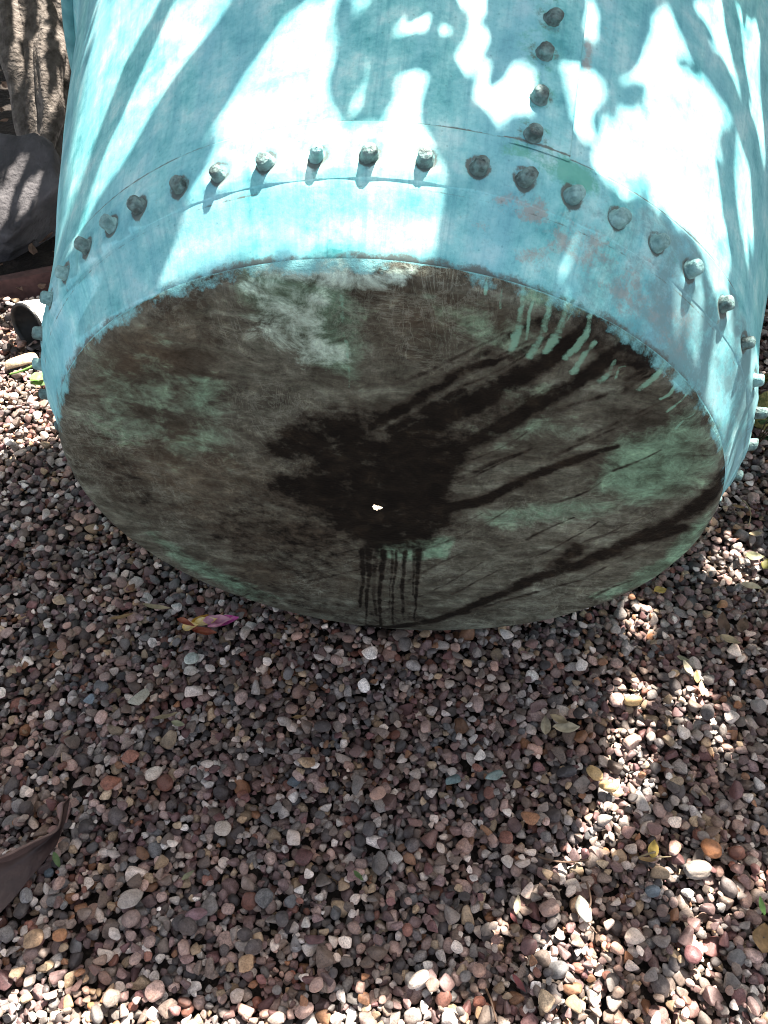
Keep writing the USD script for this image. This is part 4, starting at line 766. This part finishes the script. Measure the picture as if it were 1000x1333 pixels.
STONE_M = {'turquoise': pebble_material('stone_turquoise', (.18, .27, .28), 0), 'blue': pebble_material('stone_blue', (.14, .185, .225), 1), 'plum': pebble_material('stone_plum', (.13, .062, .07), 1), 'orange': pebble_material('stone_orange', (.30, .16, .085), 0), 'yellow': pebble_material('stone_yellow', (.50, .37, .19), 1), 'brick': pebble_material('stone_brick', (.26, .12, .085), 2),
           'grey': pebble_material('stone_grey', (.27, .26, .25), 0), 'chalk': pebble_material('stone_chalk', (.60, .58, .54), 2), 'tan': pebble_material('stone_tan', (.40, .29, .19), 2), 'mint': pebble_material('stone_mint', (.42, .48, .45), 1), 'charcoal': pebble_material('stone_charcoal', (.05, .05, .056), 1), 'mauve': pebble_material('stone_mauve', (.17, .11, .13), 0)}
for n_, (px, py, lpx, el, deg, key, ang_, label) in enumerate([
    (645, 1008, 32, .5, 25, 'turquoise', 1, 'long turquoise stone chip on gravel left of the sunlit patch'), (590, 1014, 20, .8, 0, 'turquoise', 1, 'small turquoise chip left of the long turquoise chip'), (850, 1160, 20, .75, 10, 'blue', 0, 'round blue pebble below the bright yellow leaf'), (382, 1018, 20, .7, 0, 'blue', 1, 'blue chip in the middle of the lower gravel'),
    (118, 909, 18, .8, 40, 'blue', 1, 'small blue chip on gravel near left edge'), (182, 908, 30, .75, 50, 'mint', 1, 'pale bluish slab of stone below left of the pink flower'), (64, 1136, 14, .9, 0, 'blue', 0, 'tiny round blue pebble under the big brown leaf'), (902, 1243, 26, .92, 0, 'plum', 0, 'smooth plum red pebble near the lower right corner'),
    (140, 1018, 36, .72, 10, 'brick', 1, 'brick red angular stone above the tip of big brown leaf'), (169, 985, 26, .7, 0, 'brick', 1, 'brick red stone higher up, behind the larger brick stone'), (908, 1132, 36, .68, 10, 'grey', 0, 'large smooth grey oval pebble below the bright yellow leaf'), (169, 1170, 36, .62, 25, 'grey', 0, 'flat grey oval pebble right of the big brown leaf'),
    (926, 1104, 28, .85, -50, 'orange', 0, 'orange brown pebble above the large grey oval one'), (44, 1222, 28, .85, 20, 'tan', 0, 'tan pebble under the big brown leaf near left edge'), (78, 1217, 20, .85, 0, 'orange', 0, 'orange pebble right of the tan pebble near left edge'), (320, 1255, 26, .9, 40, 'tan', 1, 'squarish pale tan stone near the bottom, left of middle'),
    (249, 857, 20, .9, 30, 'mint', 0, 'pale mint pebble just below the pink flower'), (248, 873, 18, .8, 0, 'chalk', 0, 'white pebble touching the pale mint one'), (290, 1078, 22, .9, 0, 'chalk', 0, 'white pebble on gravel left of middle'), (200, 1007, 26, .65, 35, 'chalk', 0, 'white oval pebble right of the brick red stones'),
    (774, 1006, 24, .75, -50, 'yellow', 0, 'yellow pebble at upper end of the sunlit patch'), (792, 1024, 24, .6, -20, 'yellow', 0, 'second yellow pebble inside the sunlit patch'), (824, 912, 24, .6, 5, 'yellow', 0, 'ochre yellow oval pebble in shade above the sunlit patch'), (941, 787, 16, .9, 70, 'orange', 1, 'orange stone on gravel right of the vat'),
    (400, 992, 28, .65, -20, 'tan', 1, 'wedge shaped tan stone on gravel below the vat'), (738, 1005, 28, .5, 0, 'charcoal', 0, 'charcoal pebble beside the sunlit patch'), (895, 1162, 24, .8, 0, 'chalk', 1, 'white angular stone below the large grey oval'), (255, 1190, 30, .55, 10, 'mauve', 0, 'mauve flat pebble below right of grey oval'), (545, 1275, 34, .5, 35, 'chalk', 0, 'long white pebble near the bottom middle'), (760, 1185, 34, .6, -70, 'mint', 1, 'grey green slab beside the curved twig')]):
    q = on_ground(px, py); sc = (FOC * math.sin(PITCH) + (py - 666.5) * math.cos(PITCH)) / CAM_H; a = lpx / sc / 2
    cands = [s_ for s_ in range(len(SHAPES)) if (s_ % 5 in (0, 2, 4)) == bool(ang_)]; v, f = SHAPES[cands[(n_ * 3) % len(cands)]]
    z = settle(q[0], q[1], a, a * el, a * .5, math.radians(deg)); q = on_ground(px, py, z if z is not None else 0)
    R = trimesh.transformations.euler_matrix(rng.normal(0, .15), rng.normal(0, .15), math.radians(deg))[:3, :3]
    tag(obj('stone', ((v * [a, a * el, a * .52]) @ R.T + q, f), STONE_M[key], smooth=38), label, 'stone')

# ------------------------------------------------------------------ undergrowth behind
def shrub(loc, h, w, n, seed, label):
    r = np.random.default_rng(seed); t = thing('shrub', label, 'shrub', loc)
    vs, fs, k = [], [], 0; tips = []
    for s_ in range(6):
        a = r.uniform(0, 6.28); tip = np.array([math.cos(a) * w * .6, math.sin(a) * w * .6, h * r.uniform(.6, 1)]); tips.append(tip)
        obj('stem', tube(curve([(0, 0, -.03), tip * [.35, .35, .5], tip], 8), np.linspace(.012, .004, 8), 6), LIMB, P(t), True)
    for j in range(n):
        d = r.normal(size=3); d /= np.linalg.norm(d); q = d * r.uniform(.45, 1) ** .5 * np.array([w, w, h * .5]) + [0, 0, h * .52]
        q[2] = max(q[2], .02); v, f = xform(leaf_surface(r.uniform(.06, .11), r.uniform(.025, .045), .3, -.3, 5, 3), q, r.uniform(0, 6.28), r.normal(0, .5), r.normal(0, .5)); vs.append(v); fs.append(f + k); k += len(v)
    obj('foliage', (np.vstack(vs), np.vstack(fs)), SHRUB, P(t), False)
for k, (x, y, h, w, lab) in enumerate([(-2.0, 3.9, .8, .45, 'dark shrub in shade directly left of the forked trunk'), (-1.55, 4.5, .9, .5, 'dark shrub far behind the forked trunk'), (-2.9, 4.6, 1.0, .6, 'dark shrub at the far left behind'), (-.7, 4.6, .9, .5, 'dark shrub hidden behind the vat'), (1.75, 2.75, .8, .45, 'dark shrub behind the vat at the right edge'), (2.2, 3.6, .9, .5, 'dark shrub far right behind')]):
    if k in (0, 1, 2, 4): shrub((x, y, .02), h, w, 520, 60 + k, lab)
# leaf litter under the tree
vs, fs, k = [], [], 0
for j in range(520):
    x, y = rng.uniform(-2.8, -.7), rng.uniform(1.95, 4.4); v, f = xform(leaf_surface(rng.uniform(.03, .07), rng.uniform(.015, .03), .3, .4, 5, 3), (x, y, .012 + .03 * smoothstep(1.9, 2.6, y)), rng.uniform(0, 6.28), rng.normal(0, .3), rng.normal(0, .3)); vs.append(v); fs.append(f + k); k += len(v)
tag(obj('leaf_litter', (np.vstack(vs), np.vstack(fs)), simple('litter', (.05, .03, .02), (.34, .22, .16), 6, .8, translucent=.15), smooth=False), 'scattered dead leaves on dark soil around the tree', 'leaf litter', kind='stuff')
